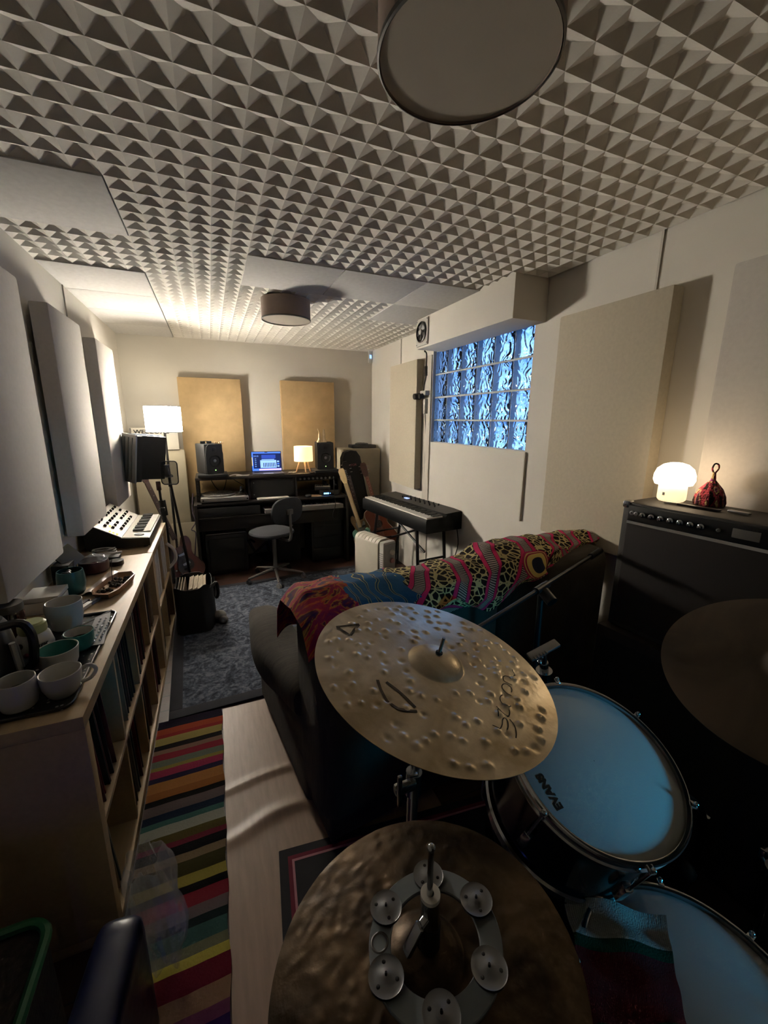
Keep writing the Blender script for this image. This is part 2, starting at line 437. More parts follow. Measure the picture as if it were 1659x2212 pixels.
# ---------------------------------------------------------------- acoustic panels
def absorber(label, x0, x1, y0, y1, z0, z1, m, tiltM=None, bev=.012, em=None):
    o = MB().bb(x0, x1, y0, y1, z0, z1, M=tiltM, bev=bev).build('sound_absorber', m, origin=((x0 + x1) / 2, (y0 + y1) / 2, z0))
    tag(o, label, 'acoustic panel', 'cloth covered acoustic panels'); return o
absorber('tall pale panel on left wall nearest the camera, cut by the frame', -.745, -.66, 1.63, 2.205, .935, 2.08, M_['lpanel'])
absorber('tall pale panel on left wall, middle of the three', -.738, -.66, 2.535, 3.07, .925, 2.07, M_['lpanel'])
absorber('tall pale panel on left wall, farthest of the three', -.738, -.66, 3.415, 3.96, .90, 2.06, M_['lpanel'])
absorber('tall narrow ivory panel on right wall between the corner and the window', 1.765, 1.835, 3.466, 4.075, .89, 2.08, M_['rpanel'])
absorber('large ivory panel on right wall between window and mushroom lamp', 1.765, 1.835, 1.21, 1.805, .905, 2.085, M_['rpanel'])
absorber('greyish panel on right wall behind the knitted hat, cut by the frame', 1.765, 1.835, .42, 1.005, .92, 2.095, M_['lpanel'])
def sc(mt): return mt
absorber('tan hessian panel on back wall behind the left monitor speaker', -.27, .33, 4.725, 4.795, .72, 1.945, M_['kraft'], bev=.006)
absorber('tan hessian panel on back wall behind the small desk lamp', .745, 1.35, 4.73, 4.795, .72, 1.955, M_['kraft'], bev=.006)
# pale boards leaning in the back corners
o = MB().bb(-.72, -.255, 4.60, 4.66, .02, 1.235, bev=.025).build('leaning_board', M_['ivory'], origin=(-.49, 4.63, 0)); tag(o, 'tall ivory board with rounded corners leaning in the back left corner', 'board')
T = Matrix.Translation((-.04, 4.46, 0)) @ Matrix.Rotation(math.radians(-9), 4, 'X')
o = MB().bb(-.40, -.17, -.02, .02, .0, .50, M=T, bev=.01).build('leaning_board', M_['ivory'], origin=(0, 4.5, 0)); tag(o, 'low white board leaning against the back wall beside the desk', 'board')
o = MB().bb(1.37, 1.83, 4.48, 4.79, 0, 1.215, bev=.02).build('bass_trap', M_['ivory'], origin=(1.6, 4.63, 0)); tag(o, 'bulky ivory bass trap standing in the back right corner behind guitars', 'bass trap')
o = MB(); 
o.grid(lambda u, v: (-.752 + .03 * v * v * (1 - u) + .006 * math.sin(9 * u + 3 * v), 4.05 + .42 * u + .03 * v * u, 1.55 - .55 * v - .1 * u * v), 12, 12, .002)
o = o.build('paper_sheet', M_['paper'], origin=(-.745, 4.3, 1.55)); tag(o, 'large white paper sheet hanging on left wall near the corner', 'paper')
# phone-like gadget and cable heap on top of bass trap
gd = thing('black_gadget', 'black flat gadget with tangled cable on top of the corner bass trap', 'gadget', (1.64, 4.6, 1.216))
MB().bb(1.50, 1.80, 4.54, 4.70, 1.216, 1.255, bev=.01).build('body', M_['plast'], gd)
MB().tube([(1.56 + .08 * math.sin(2.3 * i) + .06, 4.58 + .03 * math.cos(1.7 * i), 1.262 + .004 * (i % 4)) for i in range(14)], .005, sub=3).build('cable', M_['grey'], gd)
sn = thing('wall_sensor', 'tiny white sensor box with blue light in the top right back corner', 'sensor', (1.80, 4.78, 2.28))
MB().bb(1.79, 1.83, 4.76, 4.798, 2.20, 2.335, bev=.004).build('box', M_['white'], sn); MB().bb(1.80, 1.818, 4.755, 4.762, 2.25, 2.285).build('light', M_['glow_b'], sn)

# ---------------------------------------------------------------- drum shade ceiling lights
M_['shade'] = mat('taupe_shade_cloth', '#9b8a80', .9, var=.04, scale=60, bump=.1, bscale=200)
M_['diff'] = mat('light_diffuser', '#b8b0a2', .7, var=.03)
def ceil_light(c, r, z0, z1, label):
    t = thing('ceiling_light', label, 'ceiling light', (c[0], c[1], z1), 0, 'drum shade ceiling lights')
    TM = Matrix.Translation((c[0], c[1], 0))
    MB().lathe([(r, z0), (r, z1), (r - .004, z1), (r - .004, z0)], 64, TM).build('shade', M_['shade'], t)
    MB().lathe([(r - .002, z0 - .002), (r + .002, z0), (r + .002, z0 + .008), (r - .003, z0 + .008), (r - .003, z0 - .001)], 64, TM).build('rim', M_['grey'], t)
    MB().lathe([(.001, z0 + .004), (r - .004, z0 + .004), (r - .004, z0 + .007), (.001, z0 + .007)], 64, TM).build('diffuser', M_['diff'], t)
    MB().lathe([(.001, z1 - .02), (.05, z1 - .02), (.05, ZC - .002), (.001, ZC - .002)], 24, TM).build('ceiling_rose', M_['white'], t)
ceil_light((.518, .832), .175, 2.222, 2.332, 'big round drum shade ceiling light above the camera, cut by the frame')
ceil_light((.535, 3.02), .162, 2.195, 2.322, 'taupe drum shade ceiling light at the far end above the desk')

# ---------------------------------------------------------------- floor lamp
fl = thing('floor_lamp', 'tall floor lamp with bright white square-cut drum shade in back left corner', 'floor lamp', (-.39, 4.30, 0))
TM = Matrix.Translation((-.39, 4.30, 0))
def shade_mat(name, col, s):
    m, t, p = base_mat(name)
    co = nd(t, 'ShaderNodeTexCoord'); n = nd(t, 'ShaderNodeTexNoise', Scale=30.)
    t.links.new(co.outputs['Object'], n.inputs['Vector'])
    r = nd(t, 'ShaderNodeMapRange'); r.inputs['To Min'].default_value = s * .85; r.inputs['To Max'].default_value = s * 1.1
    t.links.new(n.outputs['Fac'], r.inputs['Value']); t.links.new(r.outputs[0], p.inputs['Emission Strength'])
    p.inputs['Emission Color'].default_value = tuple(col) + (1,); p.inputs['Base Color'].default_value = (.8, .75, .65, 1); p.inputs['Roughness'].default_value = .9
    return m
SH1 = shade_mat('lit_linen', (1.0, .915, .77), 1.0)
# glow painted into the linen: strong toward the room, weak toward the corner walls
_t = SH1.node_tree; _p = _t.nodes['Principled BSDF']; _co = _t.nodes.new('ShaderNodeTexCoord'); _s = _t.nodes.new('ShaderNodeVectorMath'); _s.operation = 'DOT_PRODUCT'; _s.inputs[1].default_value = (.25, -.97, 0)
_t.links.new(_co.outputs['Object'], _s.inputs[0]); _r = _t.nodes.new('ShaderNodeMapRange'); _r.interpolation_type = 'SMOOTHSTEP'; _r.inputs['From Min'].default_value = -.03; _r.inputs['From Max'].default_value = .14; _r.inputs['To Min'].default_value = SHADE_WALL; _r.inputs['To Max'].default_value = SHADE_ROOM
_t.links.new(_s.outputs['Value'], _r.inputs['Value']); _t.links.new(_r.outputs[0], _p.inputs['Emission Strength'])
MB().lathe([(.15, 1.416), (.15, 1.646)], 48, TM).build('lamp_shade', SH1, fl)
MB().lathe([(.1485, 1.6455), (.1485, 1.4165)], 48, TM).build('shade_liner', shade_mat('liner_glow', (1.0, .91, .75), 3.0), fl)
MB().lathe([(.151, 1.414), (.151, 1.420), (.147, 1.420), (.147, 1.414)], 48, TM).build('rim', M_['grey'], fl)
MB().lathe([(.151, 1.643), (.151, 1.649), (.147, 1.649), (.147, 1.643)], 48, TM).build('rim', M_['grey'], fl)
a = math.radians(-48); MB().tube([(-.39 + .1515 * math.cos(a), 4.30 + .1515 * math.sin(a), 1.416), (-.39 + .1515 * math.cos(a), 4.30 + .1515 * math.sin(a), 1.646)], .0018, sub=1).build('seam', M_['grey'], fl)
MB().cyl((-.39, 4.30, .02), (-.39, 4.30, 1.50), .011).build('pole', M_['black'], fl)
MB().lathe([(.001, 0), (.13, 0), (.13, .012), (.02, .025), (.001, .025)], 40, TM).build('base', M_['black'], fl)
SP = MB(); [SP.cyl((-.39, 4.30, 1.50), (-.39 + .148 * math.cos(q), 4.30 + .148 * math.sin(q), 1.50), .002) for q in (0, 2.1, 4.2)]; SP.build('spider', M_['steel'], fl)
o = lamp('floor_lamp_bulb', 'POINT', (-.39, 4.30, 1.56), FLOOR_LAMP_W, (1, .91, .75), .05)
# welcome light box
wl = thing('welcome_sign', 'white WELCOME sign box with black letters behind the microphone shield', 'sign', (-.55, 4.63, 1.236))
MB().bb(-.70, -.30, 4.585, 4.64, 1.236, 1.448, bev=.003).build('panel', M_['paper'], wl)
MB().bb(-.712, -.70, 4.58, 4.645, 1.236, 1.445, bev=.002).build('side_frame', M_['grey'], wl)
text_mb('WELCOME', .050, frame((-.53, 4.583, 1.410), (0, -1, 0), (1, 0, 0)), squash=1.25, bold=.0012).build('lettering', M_['black'], wl)

# ---------------------------------------------------------------- microphone with shield
ms = thing('microphone_shield', 'black foam microphone shield with grey metal back on a stand', 'microphone shield', (-.46, 3.93, 1.03))
def shield(u, v):      # curved shell, open toward the singer
    a = -1.25 + 2.1 * u
    return a
Rt = Matrix.Translation((-.4235, 3.817, 1.023)) @ Matrix.Rotation(math.radians(7), 4, 'Y') @ Matrix.Rotation(math.radians(38), 4, 'Z')
k = MB()
k.box((0, .16, .182), (.27, .055, .363), Rt, bev=.006)
k.box((-.165, .094, .182), (.05, .17, .363), Rt, bev=.006)
k.build('foam', M_['black'], ms)
k = MB(); k.box((-.196, .094, .182), (.013, .193, .38), Rt, bev=.004); k.box((-.033, .196, .182), (.33, .013, .38), Rt, bev=.004); k.build('back_plate', M_['silver'], ms)
k = MB(); [k.box((-.2045, .094 + q * .05, .182), (.004, .013, .33), Rt) for q in (-1, 0, 1)]; k.build('vent_ribs', M_['grey'], ms)
st = thing('microphone_stand', 'black microphone stand carrying the foam shield, beside the record shelf', 'microphone stand', (-.40, 3.87, 0))
MB().cyl((-.44, 3.872, 1.012), (-.4235, 3.872, .506), .010).build('upper_tube', M_['black2'], st); MB().cyl((-.4257, 3.872, .836), (-.40, 3.872, .10), .014).build('lower_tube', M_['black2'], st)
MB().cyl((-.427, 3.872, .858), (-.418, 3.872, .726), .026).build('clutch', M_['black'], st); MB().bb(-.44, -.407, 3.806, 3.872, .77, .803, bev=.004).build('knob', M_['black'], st)
MB().cyl((-.44, 3.872, .946), (-.442, 3.872, 1.02), .018).build('mount', M_['rosewood'], st)
for ex_, ey_ in ((-.33, 3.79), (-.40, 3.98), (-.46, 3.79)): MB().cyl((-.40, 3.872, .16), (ex_, ey_, .012), .008).build('leg', M_['black2'], st)
st2 = thing('microphone_stand', 'slimmer dark blue-black microphone stand holding the pop filter', 'microphone stand', (-.25, 3.95, 0))
MB().cyl((-.3575, 3.905, 1.045), (-.262, 3.94, .03), .011).build('tube', M_['black2'], st2)
MB().lathe([(.001, 0), (.075, 0), (.075, .015), (.012, .03), (.001, .03)], 32, Matrix.Translation((-.262, 3.94, .012))).build('base', M_['black'], st2)
mc = thing('microphone', 'silver microphone in a shock mount behind the pop filter', 'microphone', (-.36, 3.90, 1.04))
MB().cyl((-.363, 3.90, 1.05), (-.3685, 3.90, 1.155), .024, .024, 20).build('body', M_['steel'], mc); MB().lathe([(.03, 0), (.034, .01), (.03, .02)], 24, Matrix.Translation((-.3575, 3.90, 1.05))).build('shock_mount', M_['steel'], mc)
pf = thing('pop_filter', 'rounded rectangular mesh pop filter in front of the black shield', 'pop filter', (-.35, 3.84, 1.0))
FR = frame((-.345, 3.828, 1.0945), (-.35, -1, .05), (1, -.3, 0))
def rr(wd, hg, r, n=6):
    P = []
    for cx_, cy_, a0 in ((wd - r, hg - r, 0), (-wd + r, hg - r, PI / 2), (-wd + r, -hg + r, PI), (wd - r, -hg + r, 1.5 * PI)):
        for i in range(n + 1): a = a0 + i * PI / 2 / n; P.append((cx_ + r * math.cos(a), cy_ + r * math.sin(a)))
    return P
MB().tube([tuple(FR @ Vector((x, y, 0))) for x, y in rr(.068, .097, .027)], .0045, sub=1, closed=True).build('frame', M_['black'], pf)
def mesh_mat():
    m, t, p = base_mat('black_mesh'); p.inputs['Base Color'].default_value = (.03, .03, .03, 1); p.inputs['Roughness'].default_value = .8
    co = nd(t, 'ShaderNodeTexCoord'); n = nd(t, 'ShaderNodeTexVoronoi', Scale=400.); t.links.new(co.outputs['Object'], n.inputs['Vector'])
    r = nd(t, 'ShaderNodeMapRange'); r.inputs['From Min'].default_value = .2; r.inputs['From Max'].default_value = .6; r.inputs['To Min'].default_value = .25; r.inputs['To Max'].default_value = .6
    t.links.new(n.outputs['Distance'], r.inputs['Value']); t.links.new(r.outputs[0], p.inputs['Alpha']); return m
MB().prism(rr(.066, .095, .026), -.001, .001, FR).build('mesh_screen', mesh_mat(), pf)
MB().tube([(-.341, 3.839, 1.001), (-.363, 3.872, .979), (-.352, 3.90, .968)], .005).build('gooseneck', M_['black'], pf)

# ---------------------------------------------------------------- guitars
def guitar(label, head, end, body_c, bw, bh, bt, mats, face, acoustic=False, six=False, name='electric_guitar', headc=None, hl=.16):
    """head/end: neck axis from headstock tip to body; body centre; face = outward normal"""
    bmt, nmt, hmt = mats
    g = thing(name, label, 'guitar', (body_c[0], body_c[1], 0), 0, None)
    H = Vector(head); E_ = Vector(end); ax = (E_ - H).normalized()
    nz = Vector(face); nz = (nz - ax * nz.dot(ax)).normalized(); sx = ax.cross(nz).normalized()
    def Fm(p): m = Matrix((sx, -ax, nz)).transposed().to_4x4(); m.translation = p; return m
    # body outline (y up toward neck)
    if acoustic: out = [(0, .5), (.28, .48), (.36, .36), (.32, .2), (.30, .1), (.40, -.05), (.5, -.22), (.46, -.4), (.3, -.5), (0, -.52)]
    else: out = [(.06, .28), (.14, .30), (.26, .46), (.38, .42), (.40, .28), (.32, .1), (.33, -.02), (.46, -.2), (.48, -.36), (.34, -.49), (0, -.52)]
    L = out if acoustic else out
    full = [(x, y) for x, y in L] + [(-x, y) for x, y in reversed(L) if x > 0]
    P = [Vector((x * bw, y * bh)) for x, y in full]; Q = []
    for i in range(len(P)):
        a, b, c, d = P[i - 1], P[i], P[(i + 1) % len(P)], P[(i + 2) % len(P)]
        for j in range(4):
            t = j / 4; Q.append(tuple(.5 * ((2 * b) + (-a + c) * t + (2 * a - 5 * b + 4 * c - d) * t * t + (-a + 3 * b - 3 * c + d) * t ** 3)))
    BF = Fm(Vector(body_c))
    MB().prism(Q, -bt / 2, bt / 2, BF).build('body', bmt, g)
    if acoustic:
        MB().tube([tuple(BF @ Vector((x * 1.002, y * 1.002, bt / 2))) for x, y in Q], .004, sub=1, closed=True, n=6).build('binding', M_['cream'], g)
        MB().lathe([(.001, bt / 2 + .001), (.045, bt / 2 + .001)], 32, BF @ Matrix.Translation((0, bh * .12, 0))).build('sound_hole', M_['black'], g)
    else:
        MB().prism([(x * .5 + .01, y * .55) for x, y in Q], bt / 2, bt / 2 + .003, BF).build('pickguard', M_['black2'] if bmt is M_['guitar_red'] else M_['white'], g)
        for q in (-.12, .1): MB().box((0, q * bh, bt / 2 + .006), (.075, .022, .012), BF, bev=.002).build('pickup', M_['steel'], g)
        for q in ((.28, -.28), (.36, -.16)): MB().cyl(BF @ Vector((q[0] * bw, q[1] * bh, bt / 2)), BF @ Vector((q[0] * bw, q[1] * bh, bt / 2 + .018)), .010).build('knob', M_['chrome'], g)
    MB().box((0, -.22 * bh, bt / 2 + .006), (.08, .014, .012), BF).build('bridge', M_['black'], g)
    nl = (E_ - H).length - hl; NM = Fm(H + ax * (hl + nl / 2))
    MB().box((0, 0, 0), (.040, nl, .022), NM, bev=.006).build('neck', nmt, g)
    fd = MB(); [fd.lathe([(.001, .0115), (.0035, .0115)], 8, NM @ Matrix.Translation((0, nl / 2 - nl * (.12 + .11 * i), 0))) for i in range(7)]; fd.build('fret_dots', M_['white'], g)
    HM = Fm(H + ax * hl / 2)
    hs = [(-.02, -hl / 2), (.02, -hl / 2), (.032, -hl / 4), (.036, hl / 3), (.02, hl / 2), (-.02, hl / 2), (-.034, hl / 3), (-.03, -hl / 4)]
    MB().prism(hs, -.007, .007, HM).build('headstock', hmt, g)
    for i in range(6):
        s_ = 1 if (i % 2 or six) else -1; yy = (-.3 + .12 * i) * hl
        if six: s_ = -1
        MB().cyl(HM @ Vector((s_ * .030, yy, 0)), HM @ Vector((s_ * .052, yy, 0)), .005).build('tuning_peg', M_['chrome'], g)
    stg = MB(); [stg.cyl(H + ax * hl + sx * (i * .007 - .0175) + nz * .014, Vector(body_c) - ax * (-.2 * bh) + sx * (i * .009 - .0225) + nz * (bt / 2 + .012), .0007, n=4) for i in range(6)]
    stg.build('strings', M_['steel'], g); return g
MT = M_
seafoam = mat('seafoam_green', '#6fa08c', .3, var=.05)
guitar('dark sunburst electric guitar leaning behind the microphone stands', (-.62, 4.22, 1.12), (-.385, 4.10, .44), (-.335, 4.08, .25), .33, .42, .05, (M_['guitar_red'], M_['rosewood'], M_['rosewood']), (.55, -.8, .25))
guitar('seafoam green electric guitar with pale maple neck beside the desk', (1.205, 4.03, 1.05), (1.40, 3.985, .42), (1.45, 3.97, .23), .24, .38, .045, (seafoam, M_['maple'], M_['maple']), (-.7, -.7, .2), six=True)
guitar('black headstock electric guitar leaning in front of the gig bag', (1.315, 4.24, 1.10), (1.445, 4.20, .55), (1.495, 4.18, .34), .26, .38, .04, (M_['lwood'], M_['rosewood'], M_['black2']), (-.2, -1, .2))
guitar('red-brown acoustic guitar with pale binding leaning under the keyboard', (1.515, 4.24, 1.08), (1.625, 4.12, .62), (1.66, 4.07, .36), .34, .48, .08, (mat('mahogany', '#5e3122', .3, var=.2, scale=8), mat('mahogany_neck', '#6e3d26', .35, var=.15), M_['rosewood']), (-.35, -1, .2), acoustic=True, name='acoustic_guitar')
# gig bag
gb = thing('gig_bag', 'tall black padded gig bag standing against the corner bass trap', 'gig bag', (1.52, 4.38, 0))
GT = Matrix.Translation((1.545, 4.38, 0)) @ Matrix.Rotation(math.radians(6.5), 4, 'Y').inverted()
prof = [(.18, 0), (.19, .06), (.185, .35), (.17, .5), (.13, .7), (.11, .9), (.105, 1.06), (.095, 1.14), (.06, 1.20), (0, 1.215)]
poly = [(x, y) for x, y in prof] + [(-x, y) for x, y in reversed(prof[:-1])]
GM = GT @ Matrix.Rotation(PI / 2, 4, 'X')
MB().prism(poly, -.06, .06, GM).build('bag', M_['black'], gb)
MB().tube([tuple(GM @ Vector((x, y, .06))) for x, y in poly], .007, sub=1, closed=True, n=6).build('piping', M_['rubber'], gb)
text_mb('GATOR', .035, GM @ Matrix.Translation((-.01, 1.055, .0655)) @ Matrix.Rotation(0, 4, 'Z')).build('logo', mat('pink_print', '#b0606c', .6), gb)
MB().prism([(x * .8, y * .9 + .06) for x, y in poly if y < .5], .06, .085, GM).build('pocket', M_['black'], gb)
# stand for the guitars
gs = thing('guitar_stand', 'dark metal guitar rack rail in front of the leaning guitars', 'guitar stand', (1.5, 4.0, 0))
MB().cyl((1.34, 3.78, .40), (1.80, 3.84, .42), .010).build('rail', M_['black2'], gs); MB().cyl((1.36, 3.783, .01), (1.36, 3.783, .40), .010).build('upright', M_['black2'], gs); MB().cyl((1.78, 3.838, .01), (1.78, 3.838, .42), .010).build('upright', M_['black2'], gs)

# ---------------------------------------------------------------- studio desk
dk = thing('studio_desk', 'wide dark wood studio desk with raised gear shelf against the back wall', 'desk', (.56, 4.4, 0))
D = M_['dwood']
MB().bb(-.20, -.172, 4.13, 4.74, 0, .74, bev=.003).build('side_panel', D, dk); MB().bb(1.29, 1.318, 4.13, 4.74, 0, .74, bev=.003).build('side_panel', D, dk)
MB().bb(-.172, 1.29, 4.16, 4.74, .720, .745, bev=.003).build('desktop', D, dk)
MB().bb(-.172, 1.27, 4.24, 4.66, .958, .985, bev=.003).build('raised_shelf', D, dk)
MB().bb(-.172, -.145, 4.28, 4.64, .745, .958).build('shelf_upright', D, dk); MB().bb(1.245, 1.27, 4.28, 4.64, .745, .958).build('shelf_upright', D, dk)
MB().bb(.305, .325, 4.26, 4.64, .745, .958).build('shelf_upright', D, dk); MB().bb(.775, .795, 4.26, 4.64, .745, .958).build('shelf_upright', D, dk)
MB().bb(-.172, 1.29, 4.14, 4.62, .595, .612, bev=.002).build('keyboard_tray', D, dk)
MB().bb(-.172, 1.29, 4.18, 4.20, .47, .585, bev=.002).build('front_rail', D, dk); MB().bb(-.172, .40, 4.15, 4.17, .615, .70, bev=.002).build('drawer_front', M_['black'], dk)
MB().bb(-.172, 1.29, 4.70, 4.72, .47, .72).build('back_rail', D, dk)
k = MB(); [k.box((-.158, 4.272, .78 + .03 * i), (.012, .012, .014)) for i in range(6)]; k.build('rack_strip', M_['black2'], dk)
# gear in the desk
ru = thing('rack_unit', 'dark blank-fronted rack unit under the laptop', 'rack unit', (.55, 4.4, .746))
MB().bb(.327, .773, 4.27, 4.60, .75, .955, bev=.004).build('case', D, ru); MB().bb(.345, .755, 4.262, 4.272, .765, .94, bev=.004).build('front_panel', M_['black'], ru)
k = MB(); [k.cyl((x, 4.262, z), (x, 4.256, z), .005) for x in (.36, .74) for z in (.79, .91)]; k.build('rack_screws', M_['steel'], ru)
pp = thing('patch_panel', 'slim black panel with warm-lit knobs under the shelf at right', 'rack unit', (1.0, 4.3, .9))
MB().bb(.80, 1.24, 4.27, 4.50, .905, .955, bev=.003).build('case', M_['black'], pp)
for i in range(9): MB().cyl((.83 + i * .045, 4.27, .93), (.83 + i * .045, 4.245, .93), .011).build('knob', M_['steel'], pp)
for i, (z) in enumerate((.0,)):
    o = MB().tube([(-.05, 4.6, .955), (.0, 4.55, .85), (.06, 4.5, .80), (.1, 4.55, .86), (.13, 4.6, .955), (.2, 4.6, .9), (.29, 4.58, .84)], .004).build('black_cable', M_['black'], origin=(0, 4.55, .9)); tag(o, 'thin black cables looping behind the turntable under the shelf', 'cable')
# turntable
tt = thing('turntable', 'silver direct drive turntable with dark dotted mat at left of the desk', 'turntable', (.085, 4.33, .747), 0)
MB().bb(-.222, .212, -.17, .17, .012, .052, M=WM[tt.name], bev=.006).build('plinth', M_['silver'], tt)
MB().bb(-.215, .205, -.16, .16, 0, .014, M=WM[tt.name]).build('base', M_['black'], tt)
MB().lathe([(.001, .056), (.14, .056), (.155, .052), (.158, .066), (.150, .070), (.001, .070)], 64, WM[tt.name] @ Matrix.Translation((-.055, .0, 0))).build('platter', M_['silver'], tt)
def mat_dots():
    m, t, p = base_mat('slipmat'); co = nd(t, 'ShaderNodeTexCoord'); v = nd(t, 'ShaderNodeTexVoronoi', Scale=55.); t.links.new(co.outputs['Object'], v.inputs['Vector'])
    r = nd(t, 'ShaderNodeValToRGB'); r.color_ramp.elements[0].position = .25; r.color_ramp.elements[0].color = (.35, .33, .3, 1); r.color_ramp.elements[1].position = .35; r.color_ramp.elements[1].color = (.05, .05, .05, 1)
    t.links.new(v.outputs['Distance'], r.inputs[0]); t.links.new(r.outputs[0], p.inputs['Base Color']); p.inputs['Roughness'].default_value = .8; return m
MB().lathe([(.001, .0725), (.146, .0725), (.146, .070), (.001, .070)], 64, WM[tt.name] @ Matrix.Translation((-.055, .0, 0))).build('slipmat', mat_dots(), tt)
k = MB(); k.cyl(WM[tt.name] @ Vector((.165, .10, .052)), WM[tt.name] @ Vector((.165, .10, .085)), .026, .020); k.tube([tuple(WM[tt.name] @ Vector(q)) for q in ((.165, .14, .095), (.165, .08, .095), (.168, -.02, .09), (.135, -.10, .082))], .005); k.cyl(WM[tt.name] @ Vector((.165, .11, .095)), WM[tt.name] @ Vector((.165, .145, .095)), .015)
k.build('tonearm', M_['chrome'], tt); MB().bb(.19, .20, -.13, -.02, .052, .058, M=WM[tt.name]).build('pitch_fader', M_['black'], tt)
for x in (-.2, .2): MB().cyl(WM[tt.name] @ Vector((x, -.172, .03)), WM[tt.name] @ Vector((x, -.165, .03)), .008).build('button', M_['black'], tt)

# monitor speakers
def monitor(c, rz, label):
    t = thing('monitor_speaker', label, 'monitor speaker', c, rz, 'nearfield monitors'); W_ = WM[t.name]
    poly = [(-.085, .012), (-.085, .19), (-.072, .262), (-.05, .283), (.05, .283), (.072, .262), (.085, .19), (.085, .012), (.075, 0), (-.075, 0)]
    MB().bb(-.09, .09, -.055, .15, 0, .285, M=W_, bev=.01).build('cabinet', M_['black'], t)
    F_ = W_ @ Matrix.Translation((0, -.056, 0)) @ Matrix.Rotation(PI / 2, 4, 'X')
    MB().prism(poly, 0, .012, F_).build('baffle', M_['plast'], t)
    c0 = F_ @ Matrix.Translation((0, .125, .012))
    MB().lathe([(.058, .0), (.060, .006), (.052, .008), (.046, .002), (.030, -.006), (.016, -.008)], 40, c0).build('woofer', M_['rubber'], t)
    MB().lathe([(.045, .001), (.030, -.004), (.016, -.006), (.014, .002), (.001, .006)], 40, c0).build('cone', M_['steel'], t)
    MB().box((0, .232, .0125), (.038, .034, .003), F_, bev=.003).build('tweeter', M_['black2'], t)
    for s_ in (-1, 1): MB().prism([(s_ * .035, .018), (s_ * .075, .018), (s_ * .075, .045), (s_ * .055, .05)], .0121, .013, F_).build('bass_port', M_['black2'], t)
    MB().sphere((0, .035, .014), .004, F_).build('power_light', M_['glow_g'], t); return t
for x0, rz, lb, lb2 in ((-.01, math.radians(24), 'left monitor speaker with sunglasses and trinkets on top', 'black foam pad under the left monitor speaker'), (1.118, math.radians(-7), 'right monitor speaker with a pale figurine on top', 'black foam pad under the right monitor speaker')):
    o = MB().box((x0, 4.34, 1.0025), (.27, .25, .030), None, bev=.008).build('foam_pad', M_['black'], origin=(x0, 4.34, .986)); tag(o, lb2, 'foam pad', 'speaker foam pads')
    monitor((x0, 4.33, 1.018), rz, lb)
sg = thing('sunglasses', 'black sunglasses folded on top of the left monitor speaker', 'sunglasses', (-.05, 4.3, 1.305))
for x in (-.078, -.022): MB().box((x, 4.30, 1.318), (.045, .012, .026), None, bev=.005).build('lens', M_['black2'], sg)
MB().tube([(-.10, 4.30, 1.325), (-.05, 4.296, 1.33), (0, 4.30, 1.325)], .003).build('bridge', M_['black'], sg)
tr = MB(); [tr.sphere((.03 + .018 * i, 4.33 + .01 * (i % 2), 1.312), .009 - .001 * (i % 3)) for i in range(5)]
o = tr.build('trinkets', M_['lwood'], origin=(.06, 4.33, 1.303)); tag(o, 'string of small wooden beads on the left monitor speaker', 'beads')
fg = thing('figurine', 'pale carved animal figurine standing on the right monitor speaker', 'figurine', (1.08, 4.34, 1.303))
fmt = mat('bone_ceramic', '#e0c9a0', .4, var=.05)
MB().lathe([(.001, 0), (.03, 0), (.03, .012), (.018, .03), (.015, .07), (.018, .09), (.012, .12), (.004, .14), (.001, .142)], 20, Matrix.Translation((1.115, 4.34, 1.303))).build('tall_body', fmt, fg)
MB().lathe([(.001, 0), (.028, 0), (.026, .012), (.014, .03), (.012, .06), (.010, .09), (.001, .1)], 20, Matrix.Translation((1.065, 4.335, 1.303))).build('small_body', fmt, fg)
MB().tube([(1.065, 4.335, 1.39), (1.058, 4.33, 1.42), (1.045, 4.325, 1.445)], .006).build('neck', fmt, fg); MB().box((1.09, 4.34, 1.309), (.10, .05, .012), None, bev=.004).build('plinth', fmt, fg)

# laptop
lp = thing('laptop', 'open grey laptop showing a blue mixer screen on the raised shelf', 'laptop', (.52, 4.37, .986), math.radians(-3)); W_ = WM[lp.name]
MB().bb(-.156, .156, -.11, .11, 0, .012, M=W_, bev=.003).build('base', M_['grey'], lp); MB().bb(-.135, .135, -.01, .09, .012, .0135, M=W_).build('keyboard', M_['black'], lp); MB().bb(-.05, .05, -.10, -.03, .012, .0128, M=W_).build('touchpad', M_['silver'], lp)
LM = W_ @ Matrix.Translation((0, .11, .012)) @ Matrix.Rotation(math.radians(76), 4, 'X')
MB().bb(-.156, .156, 0, .212, -.006, 0, M=LM, bev=.002).build('lid', M_['black'], lp)
cols = [('#3f6be0', 1.2), ('#0b1c4a', 1), ('#2340a0', 1), ('#7fa4ff', 1.3), ('#102a6a', 1), ('#d9a8d8', 1.2), ('#e8c878', 1.1)]
sm_ = [mat('screen_ui', '#050505', .3, emis=c_, es=s_ * 1.1) for c_, s_ in cols]
s_ = MB(); X_ = .149
def q_(x0, x1, y0, y1, mi, z=.0005): s_.add([(x0, y0, z), (x1, y0, z), (x1, y1, z), (x0, y1, z)], [(0, 1, 2, 3)], LM, mi)
q_(-X_, X_, .006, .206, 0); q_(-.135, X_, .03, .19, 1, .0008); q_(-.05, .095, .135, .175, 2, .001); q_(-.065, .10, .036, .118, 3, .001); q_(-X_, -.143, .06, .15, 6, .0009); q_(-.08, X_, .010, .026, 5, .0009)
for i in range(8): q_(-.035 + i * .0165, -.027 + i * .0165, .045, .09, 1, .0012)
for i in range(5): q_(-.125 + i * .009, -.12 + i * .009, .155, .17, 4 if i % 2 else 3, .0012); q_(-.12, -.105, .05 + i * .02, .055 + i * .02, 3, .0012)
